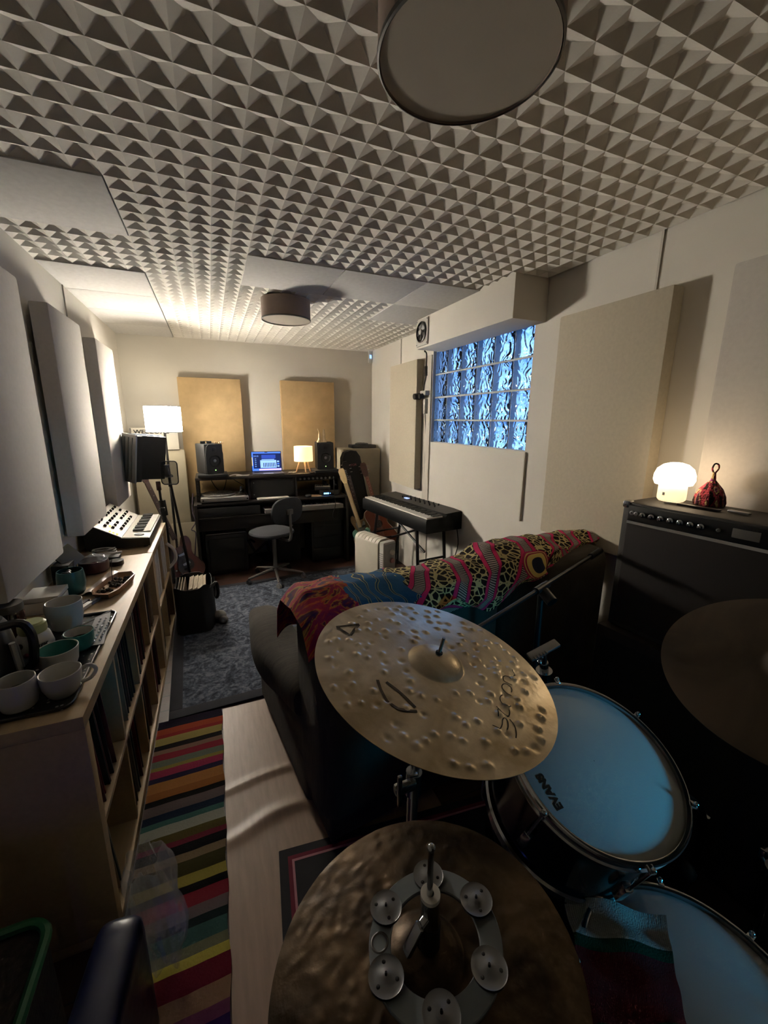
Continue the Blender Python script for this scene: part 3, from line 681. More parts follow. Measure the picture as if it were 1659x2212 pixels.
for i in range(3): q_(.108, .13, .045 + .025 * i, .06 + .025 * i, 3 if i != 1 else 0, .0012)
q_(-.015, .015, .198, .206, 1, .001); q_(-.05, .08, .122, .128, 3, .001)
so = s_.build('screen', sm_, lp); 
# small desk lamp
dl = thing('desk_lamp', 'small lit tripod table lamp with warm white shade beside the laptop', 'table lamp', (.885, 4.36, .986)); TM = Matrix.Translation((.895, 4.37, 0))
SH2 = shade_mat('lit_warm_shade', (1.0, .70, .36), .95)
MB().lathe([(.098, 1.105), (.100, 1.11), (.097, 1.262), (.095, 1.262), (.097, 1.107)], 40, TM).build('lamp_shade', SH2, dl)
for q in (.4, 2.6, 4.75): MB().cyl((.895 + .035 * math.cos(q), 4.37 + .035 * math.sin(q), 1.125), (.895 + .085 * math.cos(q), 4.37 + .085 * math.sin(q), .988), .010, .008, 10).build('leg', M_['lwood'], dl)
MB().lathe([(.001, 1.115), (.04, 1.115), (.04, 1.128), (.001, 1.128)], 24, TM).build('hub', M_['lwood'], dl)
lamp('desk_lamp_bulb', 'POINT', (.895, 4.37, 1.19), DESK_LAMP_W, (1, .66, .33), .03)
# small items on the raised shelf
o = MB().box((1.0, 4.27, .992), (.13, .065, .009), None, bev=.003).build('smartphone', M_['black2'], origin=(1.0, 4.27, .987)); tag(o, 'black phone lying in front of the small desk lamp', 'phone')
k = MB(); [k.sphere((.73 + .02 * i, 4.30 + .01 * (i % 2), .995), .014, sc=(1, .8, .6)) for i in range(4)]; o = k.build('crumpled_tissue', M_['paper'], origin=(.76, 4.3, .986)); tag(o, 'crumpled tissue between laptop and desk lamp', 'tissue')
k = MB(); k.tube([(.14, 4.28, .99), (.2, 4.3, 1.0), (.27, 4.27, .99), (.33, 4.3, .992)], .005); k.box((.26, 4.27, .990), (.12, .03, .008)); o = k.build('white_cable', M_['white'], origin=(.22, 4.28, .986)); tag(o, 'white cable and plug lying between left speaker and laptop', 'cable')
# desktop items
kb = thing('computer_keyboard', 'flat white computer keyboard on the desktop behind the chair', 'keyboard', (.52, 4.24, .746))
MB().bb(.38, .70, 4.175, 4.29, .746, .757, bev=.003).build('case', M_['white'], kb)
for j in range(4): MB().bb(.39, .69, 4.185 + j * .025, 4.205 + j * .025, .757, .759).build('key_row', M_['paper'], kb)
o = MB().sphere((.90, 4.22, .756), .045, sc=(.7, 1.1, .35)).build('computer_mouse', M_['black2'], origin=(.90, 4.22, .746)); tag(o, 'black computer mouse beside the wooden mouse board', 'mouse')
o = MB().bb(.93, 1.04, 4.18, 4.28, .746, .752, bev=.002).build('mouse_board', M_['lwood'], origin=(.98, 4.23, .746)); tag(o, 'small pale wooden board beside the mouse', 'board')
ai = thing('audio_interface', 'black audio interface with blue display at right of the desktop', 'audio interface', (1.13, 4.3, .746))
MB().bb(1.03, 1.235, 4.22, 4.42, .747, .800, bev=.005).build('case', M_['plast'], ai); MB().bb(1.07, 1.125, 4.217, 4.221, .758, .774).build('display', M_['glow_b'], ai); MB().sphere((1.14, 4.218, .766), .004).build('indicator', M_['glow_b'], ai)
dm = thing('drum_machine', 'small cream and grey desktop drum machine on the audio interface', 'drum machine', (1.08, 4.31, .801), math.radians(-14)); W_ = WM[dm.name]
MB().bb(-.085, .085, -.075, .085, 0, .035, M=W_, bev=.005).build('case', M_['plast'], dm); MB().bb(-.08, .08, -.07, .08, .035, .040, M=W_, bev=.002).build('top_plate', M_['cream'], dm)
for i in range(4):
    for j in range(2): MB().bb(-.07 + i * .02, -.055 + i * .02, -.055 + j * .022, -.038 + j * .022, .04, .045, M=W_).build('pad', M_['grey'], dm)
for i in range(4): MB().cyl(W_ @ Vector((.03 + (i % 2) * .025, .0 + (i // 2) * .03, .04)), W_ @ Vector((.03 + (i % 2) * .025, .0 + (i // 2) * .03, .055)), .008).build('knob', M_['plast'], dm)
hp = thing('headphones', 'black over-ear headphones resting at right end of the desk', 'headphones', (1.19, 4.34, .80))
MB().tube([(1.17 + .075 * math.cos(q), 4.36 + .02 * math.cos(q), .865 + .075 * math.sin(q)) for q in [PI * (-.1) + i * PI * 1.2 / 10 for i in range(11)]], .008).build('headband', M_['plast'], hp)
for x in (1.10, 1.24): MB().cyl((x, 4.34, .845), (x + (.03 if x < 1.15 else -.03), 4.34, .845), .042, .038, 24).build('ear_cup', M_['black'], hp)
# midi keyboard on the tray
def keys_geo(mbw, mbb, W_, L, depth, n, z, wt=.012, x0=0., y0=0.):
    kw = L / n
    for i in range(n):
        mbw.bb(x0 + i * kw + .0006, x0 + (i + 1) * kw - .0006, y0, y0 + depth, z, z + wt, M=W_)
        if i % 7 in (0, 1, 3, 4, 5) and i < n - 1:
            mbb.bb(x0 + (i + 1) * kw - kw * .28, x0 + (i + 1) * kw + kw * .28, y0 + depth * .44, y0 + depth, z + wt, z + wt + .009, M=W_)
mk = thing('midi_keyboard', 'silver midi controller keyboard on the pull-out tray of the desk', 'midi keyboard', (.44, 4.13, .613)); W_ = WM[mk.name]
MB().bb(0, .82, 0, .24, .0, .045, M=W_, bev=.006).build('case', M_['silver'], mk)
a_, b_ = MB(), MB(); keys_geo(a_, b_, W_, .70, .12, 36, .045, .006, .08, .005)
a_.build('white_keys', M_['white'], mk); b_.build('black_keys', M_['black2'], mk)
o = MB().tube([(1.17, 4.16, .95), (1.15, 4.1, .8), (1.16, 4.09, .66), (1.13, 4.10, .55), (1.18, 4.12, .50), (1.20, 4.12, .6)], .004).build('dangling_cable', M_['black'], origin=(1.16, 4.1, .7)); tag(o, 'black cable dangling over the right end of the silver midi keyboard', 'cable')
# under the desk
ab = thing('guitar_amplifier', 'low black amplifier with grey top under the left side of the desk', 'amplifier', (.06, 4.35, 0))
MB().bb(-.13, .26, 4.20, 4.55, .02, .42, bev=.012).build('cabinet', M_['black'], ab); MB().bb(-.12, .25, 4.21, 4.54, .42, .432, bev=.004).build('top_plate', M_['grey'], ab); MB().bb(-.10, .23, 4.192, 4.202, .05, .38, bev=.004).build('grille', M_['rubber'], ab)
MB().bb(.02, .10, 4.36, 4.38, .432, .45, bev=.004).build('handle', M_['steel'], ab)
sb = thing('subwoofer', 'black box shaped speaker under the desk behind the chair stem', 'subwoofer', (.68, 4.45, 0))
MB().bb(.54, .82, 4.33, 4.62, .02, .46, bev=.01).build('cabinet', M_['black'], sb); MB().sphere((.66, 4.325, .41), .005).build('indicator', M_['paper'], sb); MB().sphere((.74, 4.325, .42), .005).build('indicator', M_['paper'], sb)
rk = thing('rack_case', 'tall black rack case under the right end of the desk', 'rack case', (1.1, 4.4, 0))
MB().bb(.92, 1.28, 4.21, 4.6, .02, .58, bev=.008).build('case', M_['black2'], rk)
for j in range(4): MB().bb(.94, 1.26, 4.202, 4.212, .05 + j * .125, .16 + j * .125, bev=.003).build('rack_panel', M_['black'], rk)
pd = thing('folding_stand', 'black folding floor stand lying crosswise under the desk', 'stand', (.42, 4.4, 0))
for p0, p1 in (((.28, 4.40, .28), (.40, 4.42, .02)), ((.27, 4.42, .06), (.47, 4.38, .25)), ((.47, 4.38, .25), (.50, 4.40, .02)), ((.30, 4.35, .30), (.34, 4.38, .26))): MB().cyl(p0, p1, .013).build('bar', M_['black2'], pd)
o = MB().tube([(-.22, 4.60, .78), (-.235, 4.5, .62), (-.21, 4.42, .52), (-.25, 4.35, .46), (-.21, 4.25, .45), (-.225, 4.2, .30), (-.24, 4.18, .15), (-.22, 4.16, .02)], .005).build('desk_cable', mat('purple_cable', '#4b3a55', .5), origin=(-.22, 4.3, .4)); tag(o, 'dark purple cable hanging down the left side of the desk', 'cable')

# ---------------------------------------------------------------- office chair
ch = thing('office_chair', 'grey fabric office chair with five-star base in front of the desk', 'office chair', (.485, 3.90, 0), math.radians(28)); W_ = WM[ch.name]
M_['chairf'] = mat('grey_upholstery', '#2a2c31', .9, var=.12, scale=80, bump=.2, bscale=200)
def pillow(mb, a, b, h, W_, n=2.6, N=40):
    prof = [(0.001, -h), (.5, -h), (.85, -h * .8), (.97, -h * .4), (1, 0), (.97, h * .45), (.85, h * .8), (.5, h), (.001, h)]
    v = []; f = []
    for r_, z in prof:
        for k_ in range(N):
            t_ = 2 * PI * k_ / N; c_, s2 = math.cos(t_), math.sin(t_)
            v.append((a * r_ * math.copysign(abs(c_) ** (2 / n), c_), b * r_ * math.copysign(abs(s2) ** (2 / n), s2), z))
    for i in range(len(prof) - 1):
        for k_ in range(N): k2 = (k_ + 1) % N; f.append((i * N + k_, i * N + k2, (i + 1) * N + k2, (i + 1) * N + k_))
    mb.add(v, f, W_)
k = MB(); pillow(k, .205, .20, .032, W_ @ Matrix.Translation((0, .03, .475)), 2.4); k.build('seat', M_['chairf'], ch)
k = MB(); pillow(k, .175, .130, .025, W_ @ Matrix.Translation((0.02, -.20, .715)) @ Matrix.Rotation(math.radians(96), 4, 'X'), 2.6); k.build('backrest', M_['chairf'], ch)
k = MB(); k.tube([tuple(W_ @ Vector(q)) for q in ((.02, .02, .43), (.02, -.16, .425), (.02, -.235, .46), (.02, -.243, .60), (.02, -.238, .72))], .013); k.box((.02, -.236, .71), (.07, .02, .05), W_, bev=.006); k.build('back_support', M_['grey'], ch)
MB().cyl(W_ @ Vector((0, 0, .10)), W_ @ Vector((0, 0, .44)), .02).build('gas_lift', M_['grey'], ch)
k = MB(); k.lathe([(.001, .09), (.035, .09), (.035, .13), (.001, .13)], 20, W_); k.build('hub', M_['grey'], ch)
for i in range(5):
    a = i * 2 * PI / 5 + .42; e_ = Vector((.27 * math.cos(a), .27 * math.sin(a), .065))
    MB().cyl(W_ @ Vector((0, 0, .115)), W_ @ e_, .016, .010, 10).build('leg', M_['grey'], ch)
    cs = MB().cyl(W_ @ (e_ + Vector((-.012, 0, -.037))), W_ @ (e_ + Vector((.012, 0, -.037))), .026, .026, 16); cs.cyl(W_ @ e_, W_ @ (e_ + Vector((0, 0, -.02))), .01); cs.build('caster', M_['silver'] if i in (3, 4) else M_['plast'], ch)

# ---------------------------------------------------------------- stage piano on stand
PR = math.atan2(-.99, .135)
kp = thing('stage_piano', 'long black stage piano with white keys angled along the right wall', 'stage piano', (1.345, 3.74, .675), PR); W_ = WM[kp.name]   # local x runs toward camera, y away from the wall... 
L_ = 1.06
MB().prism([(-.0, 0), (-.36, 0), (-.385, .02), (-.385, .13), (-.37, .145), (-.20, .132), (-.185, .115), (0, .112), (.006, .10), (.006, .012)], 0, L_, W_ @ Matrix(((0, 0, 1, 0), (-1, 0, 0, 0), (0, 1, 0, 0), (0, 0, 0, 1)))).build('case', mat('piano_black', '#08090a', .55, var=.1, spec=.2), kp)
a_, b_ = MB(), MB()
KW = W_ @ Matrix(((1, 0, 0, 0), (0, 1, 0, 0), (0, 0, 1, 0), (0, 0, 0, 1)))
keys_geo(a_, b_, KW, L_ - .03, .155, 52, .112, .012, .015, .012)
a_.build('white_keys', mat('ivory_keys', '#f6f2ea', .35, var=.01), kp); b_.build('black_keys', M_['black2'], kp)
MB().prism([(-.19, .1385), (-.19, .1395), (-.372, .1475), (-.372, .1465)], .01, L_ - .01, W_ @ Matrix(((0, 0, 1, 0), (-1, 0, 0, 0), (0, 1, 0, 0), (0, 0, 0, 1)))).build('control_panel', mat('charcoal_panel', '#3a3836', .5), kp)
for i in range(22):
    x = .30 + .024 * i; y = .27 + .03 * (i % 3)
    if abs(i - 3) < 1: continue
    MB().cyl(W_ @ Vector((x, y, .140)), W_ @ Vector((x, y, .162)), .007).build('knob', M_['black2'], kp)
MB().bb(.34, .39, .26, .29, .142, .150, M=W_).build('display', mat('pale_display', '#8090b0', .4, emis='#9fb4ff', es=1.0), kp)
ks = thing('keyboard_stand', 'black folding trestle stand under the stage piano', 'keyboard stand', (1.5, 3.0, 0))
def kl(x, y, side):
    p = W_ @ Vector((x, y, 0)); return p
for x in (.78,):
    pass
def bar(p0, p1, r=.014, nm='leg'): MB().cyl(p0, p1, r).build(nm, M_['black2'], ks)
for x in (.20, .86):
    a0 = W_ @ Vector((x, .05, -.002)); a1 = W_ @ Vector((x, .33, -.002)); d_ = 0 - a0.z
    b0 = W_ @ Vector((x + (.10 if x > .5 else -.1), .02, -.664)); b1 = W_ @ Vector((x + (.10 if x > .5 else -.1), .30, -.664))
    bar(a0, b0); bar(a1, b1); bar(a0.lerp(b0, .42), a1.lerp(b1, .42), .010, 'crossbar'); bar(a0.lerp(b0, .02), a1.lerp(b1, .02), .012, 'crossbar')
bar(W_ @ Vector((.22, .18, -.01)), W_ @ Vector((.80, .18, -.25)), .010, 'brace'); bar(W_ @ Vector((.84, .18, -.01)), W_ @ Vector((.26, .18, -.25)), .010, 'brace')
o = MB().tube([(1.80, 2.75, .70), (1.81, 2.73, .55), (1.80, 2.76, .40), (1.79, 2.74, .2), (1.78, 2.74, .02)], .004).build('piano_cable', M_['black'], origin=(1.8, 2.74, .4)); tag(o, 'thin black cable hanging from the near end of the stage piano', 'cable')

# ---------------------------------------------------------------- oil heater
HR = math.radians(0)
hv = Vector((1.211, 2.924)) - Vector((1.094, 3.267))
ht = thing('oil_heater', 'white oil filled radiator heater with control panel between desk and piano', 'heater', (1.17, 3.30, 0), math.atan2(hv.y, hv.x)); W_ = WM[ht.name]   # local x toward camera
hw = .15
for i in range(7):
    x = .0 + i * .045
    k = MB(); k.prism([(a, b + .31) for a, b in rr(hw / 2, .265, .05)], -.019, .019, W_ @ Matrix.Translation((x + .02, 0, 0)) @ Matrix.Rotation(PI / 2, 4, 'Z') @ Matrix.Rotation(PI / 2, 4, 'X'))
    k.build('fin', M_['cream'], ht)
MB().bb(-.0, .30, -hw / 2 - .001, hw / 2 + .001, .085, .545, M=W_, bev=.015).build('side_cover', M_['cream'], ht)
MB().bb(.315, .375, -.07, .07, .06, .565, M=W_, bev=.02).build('control_box', M_['white'], ht)
CP = W_ @ Matrix.Translation((.376, 0, .38)) @ Matrix.Rotation(PI / 2, 4, 'Z') @ Matrix.Rotation(PI / 2, 4, 'X')
MB().box((0, 0, 0), (.115, .33, .006), CP, bev=.003).build('control_panel', M_['silver'], ht)
MB().lathe([(.001, .018), (.020, .018), (.023, .004), (.001, .004)], 24, CP @ Matrix.Translation((.02, .09, 0))).build('dial', M_['cream'], ht); MB().lathe([(.001, .018), (.020, .018), (.023, .004), (.001, .004)], 24, CP @ Matrix.Translation((.02, .02, 0))).build('dial', mat('pinkish_dial', '#b98a82', .5), ht)
k = MB(); [k.bb(.325, .366, -.0712, -.069, .12 + i * .018, .128 + i * .018, M=W_) for i in range(20)]; k.build('vents', M_['silver'], ht)
for x in (.03, .28):
    MB().cyl(W_ @ Vector((x, -.10, .03)), W_ @ Vector((x, .10, .03)), .008).build('axle', M_['grey'], ht)
    for y in (-.1, .1): MB().cyl(W_ @ Vector((x, y - .01, .025)), W_ @ Vector((x, y + .01, .025)), .024).build('caster', M_['black'], ht)

# ---------------------------------------------------------------- record shelves
def cube_shelf(label, y0, nc, z1=.772):
    t = thing('cube_shelf', label, 'shelf', (-.56, y0 + nc * .18, 0)); x0, x1 = -.756, -.368; th = .038; ti = .016
    y1 = y0 + nc * .335 + (nc - 1) * ti + 2 * th
    MB().bb(x0, x1, y0, y1, z1 - th, z1, bev=.002).build('top_board', M_['birch'], t); MB().bb(x0, x1, y0, y1, 0, th, bev=.002).build('bottom_board', M_['birch'], t)
    MB().bb(x0, x1, y0, y0 + th, th, z1 - th, bev=.001).build('side_panel', M_['birch'], t); MB().bb(x0, x1, y1 - th, y1, th, z1 - th, bev=.001).build('side_panel', M_['birch'], t)
    MB().bb(x0, x1 - .004, y0 + th, y1 - th, z1 / 2 - ti / 2, z1 / 2 + ti / 2).build('middle_board', M_['birch'], t)
    cells = []
    for i in range(nc):
        a = y0 + th + i * (.335 + ti)
        for z in (th, z1 / 2 + ti / 2): cells.append((a, a + .335, z, i))
        if i < nc - 1:
            for z in ((th, z1 / 2 - ti / 2), (z1 / 2 + ti / 2, z1 - th)): MB().bb(x0, x1 - .006, a + .335, a + .335 + ti, z[0], z[1]).build('divider', M_['birch'], t)
    return cells, y1
cellsA, yA = cube_shelf('long pale birch cube shelf along left wall, holding mugs on top', 1.158, 4)
cellsB, yB = cube_shelf('short pale birch cube shelf under the synthesizer, with white binders', yA + .004, 2)
sleeve_cols = ['#6a5348', '#43302d', '#8a7a6a', '#2f2c2e', '#5b2f33', '#3a4048', '#8d8576', '#6e1f2a', '#4a4436', '#a0937e', '#2b3a3d', '#7a6656']
SM = [mat('sleeve_' + str(i), c_, .7, var=.15, scale=25) for i, c_ in enumerate(sleeve_cols)]
protos = [MB().bb(-.157, .157, 0, .0045, 0, .315).build('p', m_, origin=None) for m_ in SM]
rec_used = set()
def rec_copy(i, loc, rx_=0., rz=0., lb='', gp='', nm='record_sleeve', sc_=None):
    p = protos[i % len(protos)]
    o = p.copy(); COL.objects.link(o); o.name = nm; o.location = loc; o.rotation_euler = (rx_, 0, rz)
    if sc_: o.scale = sc_
    tag(o, lb, 'record', gp); return o
names = ['nearest the camera', 'second from the near end', 'third from the near end', 'fourth from the near end']
for a, b, z, i in cellsA:
    low = z < .1
    lb = 'record sleeve in %s row of the long shelf, column %s' % ('lower' if low else 'upper', names[i])
    n = (5 if i == 0 else 16) if low else (12 if i == 0 else 18)
    y = a + .012
    lean = -RND.uniform(.05, .11)
    if i == 0: lean = -.17
    for q in range(n):
        rec_copy(RND.randrange(12), (-.545 + RND.uniform(-.012, .008), y + .32 * math.sin(abs(lean)) + .004, z + .001), abs(lean), 0, lb, 'records in %s column %d' % ('lower' if low else 'upper', i + 1))
        y += RND.choice((.0065, .008, .012, .017, .024))
        if y > b - .32 * abs(math.sin(lean)) - .02: break
for a, b, z, i in cellsB:
    low = z < .1
    if low:
        y = a + .012
        for q in range(8):
            rec_copy(RND.randrange(12), (-.545, y + .02, z + .001), .05, 0, 'record sleeve standing in the lower row of the short shelf', 'records in the short shelf'); y += RND.uniform(.012, .03)
    else:
        for q in range(3):
            y = a + .03 + q * .10
            bt = thing('binder', 'white file binder in the top row of the short cube shelf', 'binder', (-.53, y + .04, z), 0, 'white binders in the short shelf')
            MB().bb(-.70, -.385, y, y + .075, z + .001, z + .30, bev=.004).build('cover', M_['white'], bt)
            MB().bb(-.386, -.383, y + .015, y + .06, z + .12, z + .24).build('spine_label', M_['paper'], bt)
for p in protos: bpy.data.objects.remove(p)
o = MB().tube([(-.375, 3.35, .62), (-.33, 3.37, .56), (-.325, 3.37, .48), (-.372, 3.36, .42)], .012, sub=6).build('white_strap', M_['white'], origin=(-.35, 3.36, .5)); tag(o, 'white loop strap sticking out at the far end of the short shelf', 'strap')

# ---------------------------------------------------------------- things on the long shelf
ZS = .7725
def cup(label, c, r0, r1, h, outer, inner=None, handle=None, name='mug', cat='mug', drink=None, grp=None):
    t = thing(name, label, cat, (c[0], c[1], ZS + .004), 0, grp); TM = Matrix.Translation((c[0], c[1], ZS + .004)); w_ = .004
    MB().lathe([(.001, 0), (r0 * .85, 0), (r0, .006), ((r0 + r1) / 2 + .003, h * .45), (r1, h), (r1 - w_ * .5, h + .0015), (r1 - w_, h)], 40, TM).build('body', outer, t)
    MB().lathe([(r1 - w_, h), ((r0 + r1) / 2 - w_ + .002, h * .45), (r0 - w_, .010), (.001, .008)], 40, TM).build('inside', inner or outer, t)
    if drink: MB().lathe([(.001, h * .55), ((r0 + r1) / 2 - w_ + .001, h * .55)], 32, TM).build('drink', drink, t)
    if handle is not None:
        d_ = Vector((math.cos(handle), math.sin(handle), 0)); b_ = Vector((c[0], c[1], ZS))
        MB().tube([b_ + d_ * (r1 - .003) + Vector((0, 0, h * .85)), b_ + d_ * (r1 + .018) + Vector((0, 0, h * .88)), b_ + d_ * (r1 + .032) + Vector((0, 0, h * .6)), b_ + d_ * (r1 + .018) + Vector((0, 0, h * .3)), b_ + d_ * ((r0 + r1) / 2) + Vector((0, 0, h * .28))], .0055).build('handle', outer, t)
    return t
wm = mat('white_glaze', '#cfcdc6', .3, var=.03); tealm = mat('teal_glaze', '#2f6a66', .35, var=.1); tealin = mat('teal_inside', '#4f8a84', .35, var=.05); coffee = mat('coffee', '#1d0f0a', .1)
tray = thing('serving_tray', 'black serving tray with raised white dots under the mugs', 'tray', (-.56, 1.51, ZS)); 
def tray_mat():
    m, t, p = base_mat('dotted_tray'); co = nd(t, 'ShaderNodeTexCoord'); v = nd(t, 'ShaderNodeTexVoronoi', Scale=48.); t.links.new(co.outputs['Object'], v.inputs['Vector'])
    r = nd(t, 'ShaderNodeValToRGB'); r.color_ramp.elements[0].position = .16; r.color_ramp.elements[0].color = (.45, .42, .38, 1); r.color_ramp.elements[1].position = .22; r.color_ramp.elements[1].color = (.012, .012, .013, 1)
    t.links.new(v.outputs['Distance'], r.inputs[0]); t.links.new(r.outputs[0], p.inputs['Base Color']); p.inputs['Roughness'].default_value = .4; return m
TRC = [(.155, .305)]
TT = Matrix.Translation((-.56, 1.51, ZS + .0005))
MB().prism(rr(.155, .305, .03), 0, .004, TT).build('base', tray_mat(), tray)
MB().tube([tuple(TT @ Vector((x, y, .008))) for x, y in rr(.155, .305, .03)], .0045, sub=1, closed=True).build('rim', M_['black2'], tray)
cup('big white mug at far side of the tray, beside the sugar jar', (-.548, 1.735), .046, .056, .104, wm, handle=2.6)
cup('small teal cup with dark drink between sugar jar and grater', (-.462, 1.545), .034, .043, .062, tealm, wm, drink=coffee, name='cup', cat='cup')
cup('white cup with teal inside standing in the middle of the tray', (-.482, 1.415), .038, .053, .078, wm, tealin, name='cup', cat='cup')
cup('wide white cup with its handle pointing to the shelf edge', (-.442, 1.285), .036, .050, .070, wm, handle=.45, name='cup', cat='cup')
cup('white mug at the near end of the tray, nearest the camera', (-.532, 1.262), .039, .043, .082, wm, drink=coffee)
sj = thing('sugar_jar', 'spotted white jar marked Sugar with a pale green lid', 'jar', (-.575, 1.53, ZS + .004)); TM = Matrix.Translation((-.575, 1.53, ZS + .004))
MB().lathe([(.001, 0), (.042, 0), (.048, .02), (.050, .05), (.042, .085), (.034, .095), (.001, .096)], 40, TM).build('body', wm, sj)
MB().lathe([(.001, .094), (.036, .094), (.038, .10), (.037, .122), (.030, .128), (.001, .128)], 40, TM).build('lid', mat('pale_green_lid', '#b9bf8a', .3), sj)
spot = [(-2.1, .065, '#3a3436'), (-1.75, .035, '#7a2430'), (-1.35, .078, '#9aa060'), (-2.45, .03, '#9aa060')]
for i, (q, z, c_) in enumerate(spot): MB().sphere((.0475 * math.cos(q), .0475 * math.sin(q), z), .009, TM, sc=(1, 1, 1)).build('spot', mat('spot_%d' % i, c_, .4), sj)
tk = text_mb('Sugar', .018, None, bold=.0004); RJ = .0505
tk.v = [((RJ + z) * math.cos(x / RJ - .95), (RJ + z) * math.sin(x / RJ - .95), .062 + y) for x, y, z in tk.v]
tk.build('lettering', M_['black'], sj, M=TM)
kt = thing('kettle', 'dark electric kettle with grey water window, cut by left frame edge', 'kettle', (-.635, 1.385, ZS)); TM = Matrix.Translation((-.635, 1.385, ZS + .004))
MB().lathe([(.001, 0), (.075, 0), (.078, .01), (.072, .10), (.058, .19), (.050, .205), (.001, .212)], 40, TM).build('body', mat('kettle_black', '#0d0f14', .3), kt)
MB().tube([tuple(TM @ Vector(q)) for q in ((.05, -.015, .19), (.10, -.02, .195), (.118, -.02, .15), (.108, -.015, .07), (.082, -.01, .04))], .012).build('handle', M_['black2'], kt)
MB().tube([tuple(TM @ Vector((.078 - .0016 * i, -.02, .03 + .022 * i))) for i in range(6)], .008).build('water_window', M_['silver'], kt)
gr = thing('grater', 'grey metal grater lying on the far end of the tray', 'grater', (-.44, 1.63, ZS + .005)); TM = Matrix.Translation((-.435, 1.635, ZS + .012)) @ Matrix.Rotation(.12, 4, 'Z')
k = MB(); k.add([(-.03, -.10, .0), (.03, -.11, .0), (.035, .13, .012), (-.012, .10, .012), (-.03, -.10, .002), (.03, -.11, .002), (.035, .13, .014), (-.012, .10, .014)], [(0, 1, 2, 3), (4, 7, 6, 5), (0, 4, 5, 1), (1, 5, 6, 2), (2, 6, 7, 3), (3, 7, 4, 0)], TM); k.build('plate', M_['steel'], gr)
k = MB(); [k.sphere((-.018 + .016 * (i % 3) + .001 * i, -.08 + .02 * (i // 3), .004 + .0009 * (i // 3)), .004, TM, n=8) for i in range(27)]; k.build('teeth', M_['chrome'], gr)
o = MB().cyl((-.50, 1.70, ZS + .016), (-.42, 1.80, ZS + .018), .0035).build('spoon', M_['chrome'], origin=(-.46, 1.75, ZS)); tag(o, 'thin steel spoon handle lying on the far edge of the tray', 'spoon')
j = thing('coffee_jar', 'brown coffee jar with flat grey lid behind the big white mug', 'jar', (-.70, 1.70, ZS)); TM = Matrix.Translation((-.695, 1.70, ZS + .001))
MB().lathe([(.001, 0), (.04, 0), (.043, .01), (.042, .10), (.036, .115), (.001, .115)], 32, TM).build('glass_body', mat('brown_glass', '#2e1710', .15, var=.3), j); MB().lathe([(.001, .112), (.042, .112), (.043, .118), (.042, .138), (.001, .140)], 32, TM).build('lid', M_['grey'], j)
# farther along the shelf
tm = thing('plant_mug', 'tall dark teal handleless mug filled with dark odds and ends', 'mug', (-.622, 2.10, ZS)); TM = Matrix.Translation((-.622, 2.10, ZS + .001))
MB().lathe([(.001, 0), (.040, 0), (.046, .008), (.054, .05), (.052, .085), (.048, .108), (.045, .108), (.048, .07), (.04, .012), (.001, .01)], 40, TM).build('body', mat('deep_teal', '#1f4c4d', .35, var=.08), tm)
k = MB(); [k.sphere((RND.uniform(-.025, .025), RND.uniform(-.025, .025), .095), .012, TM, n=8) for i in range(9)]; k.build('contents', M_['black2'], tm)
bw = thing('maroon_bowl', 'maroon round pot topped with clear plastic wrap behind the teal mug', 'pot', (-.60, 2.38, ZS)); TM = Matrix.Translation((-.60, 2.38, ZS + .001))
MB().lathe([(.001, 0), (.052, 0), (.062, .01), (.066, .04), (.063, .062), (.058, .062), (.06, .04), (.001, .01)], 36, TM).build('body', mat('maroon', '#3a1519', .4), bw)
k = MB(); k.grid(lambda u, v: (-.60 + (u - .5) * .13, 2.38 + (v - .5) * .13, ZS + .065 + .03 * math.exp(-((u - .5) ** 2 + (v - .5) ** 2) * 9) + .006 * math.sin(17 * u + 9 * v) * math.cos(13 * v - 5 * u)), 16, 16, .0008)
clear = mat('clear_plastic', '#e8ecf0', .12, trans=.0, alpha=.16); k.build('plastic_wrap', clear, bw)
jl = thing('round_tin', 'small dark round tin with grey lid near the synthesizer', 'tin', (-.52, 2.455, ZS)); TM = Matrix.Translation((-.52, 2.455, ZS + .001))
MB().lathe([(.001, 0), (.034, 0), (.036, .004), (.036, .024), (.001, .025)], 32, TM).build('tin', M_['black2'], jl); MB().lathe([(.001, .0255), (.031, .0255), (.031, .024)], 32, TM).build('lid', M_['grey'], jl)
o = MB().tube([(-.66, 2.55, ZS + .03), (-.58, 2.50, ZS + .05), (-.50, 2.52, ZS + .05)], [.009, .009, .007], sub=3).build('grey_brush', M_['silver'], origin=(-.58, 2.52, ZS)); tag(o, 'pale grey brush handle lying over dark clutter by the synthesizer', 'brush')
ck = thing('cable_bundle', 'coiled grey and black cable bundle in front of the synthesizer', 'cable', (-.60, 2.60, ZS))
MB().tube([(-.60 + .055 * math.cos(1.1 * i), 2.61 + .04 * math.sin(1.1 * i), ZS + .012 + .0025 * i) for i in range(18)], .0055, sub=3).build('cable', M_['grey'], ck); MB().bb(-.66, -.52, 2.53, 2.60, ZS + .001, ZS + .022, bev=.006).build('plug_block', M_['black'], ck)
o = MB().box((0, 0, 0), (.10, .11, .008), Matrix.Translation((-.685, 2.33, ZS + .105)) @ Matrix.Rotation(.9, 4, 'Y') @ Matrix.Rotation(.5, 4, 'X'), bev=.002).build('dark_card', mat('dark_green_card', '#1e2220', .5), origin=(-.685, 2.33, ZS)); tag(o, 'dark square card propped against left wall behind the maroon pot', 'card')
o = MB().bb(-.735, -.665, 2.24, 2.36, ZS + .001, ZS + .09, bev=.004).build('dark_box', M_['black'], origin=(-.70, 2.3, ZS)); tag(o, 'small black box against the wall under the dark card', 'box')
bx = thing('paper_box', 'white cardboard packet stack against left wall beyond the coffee jar', 'packet', (-.67, 1.99, ZS))
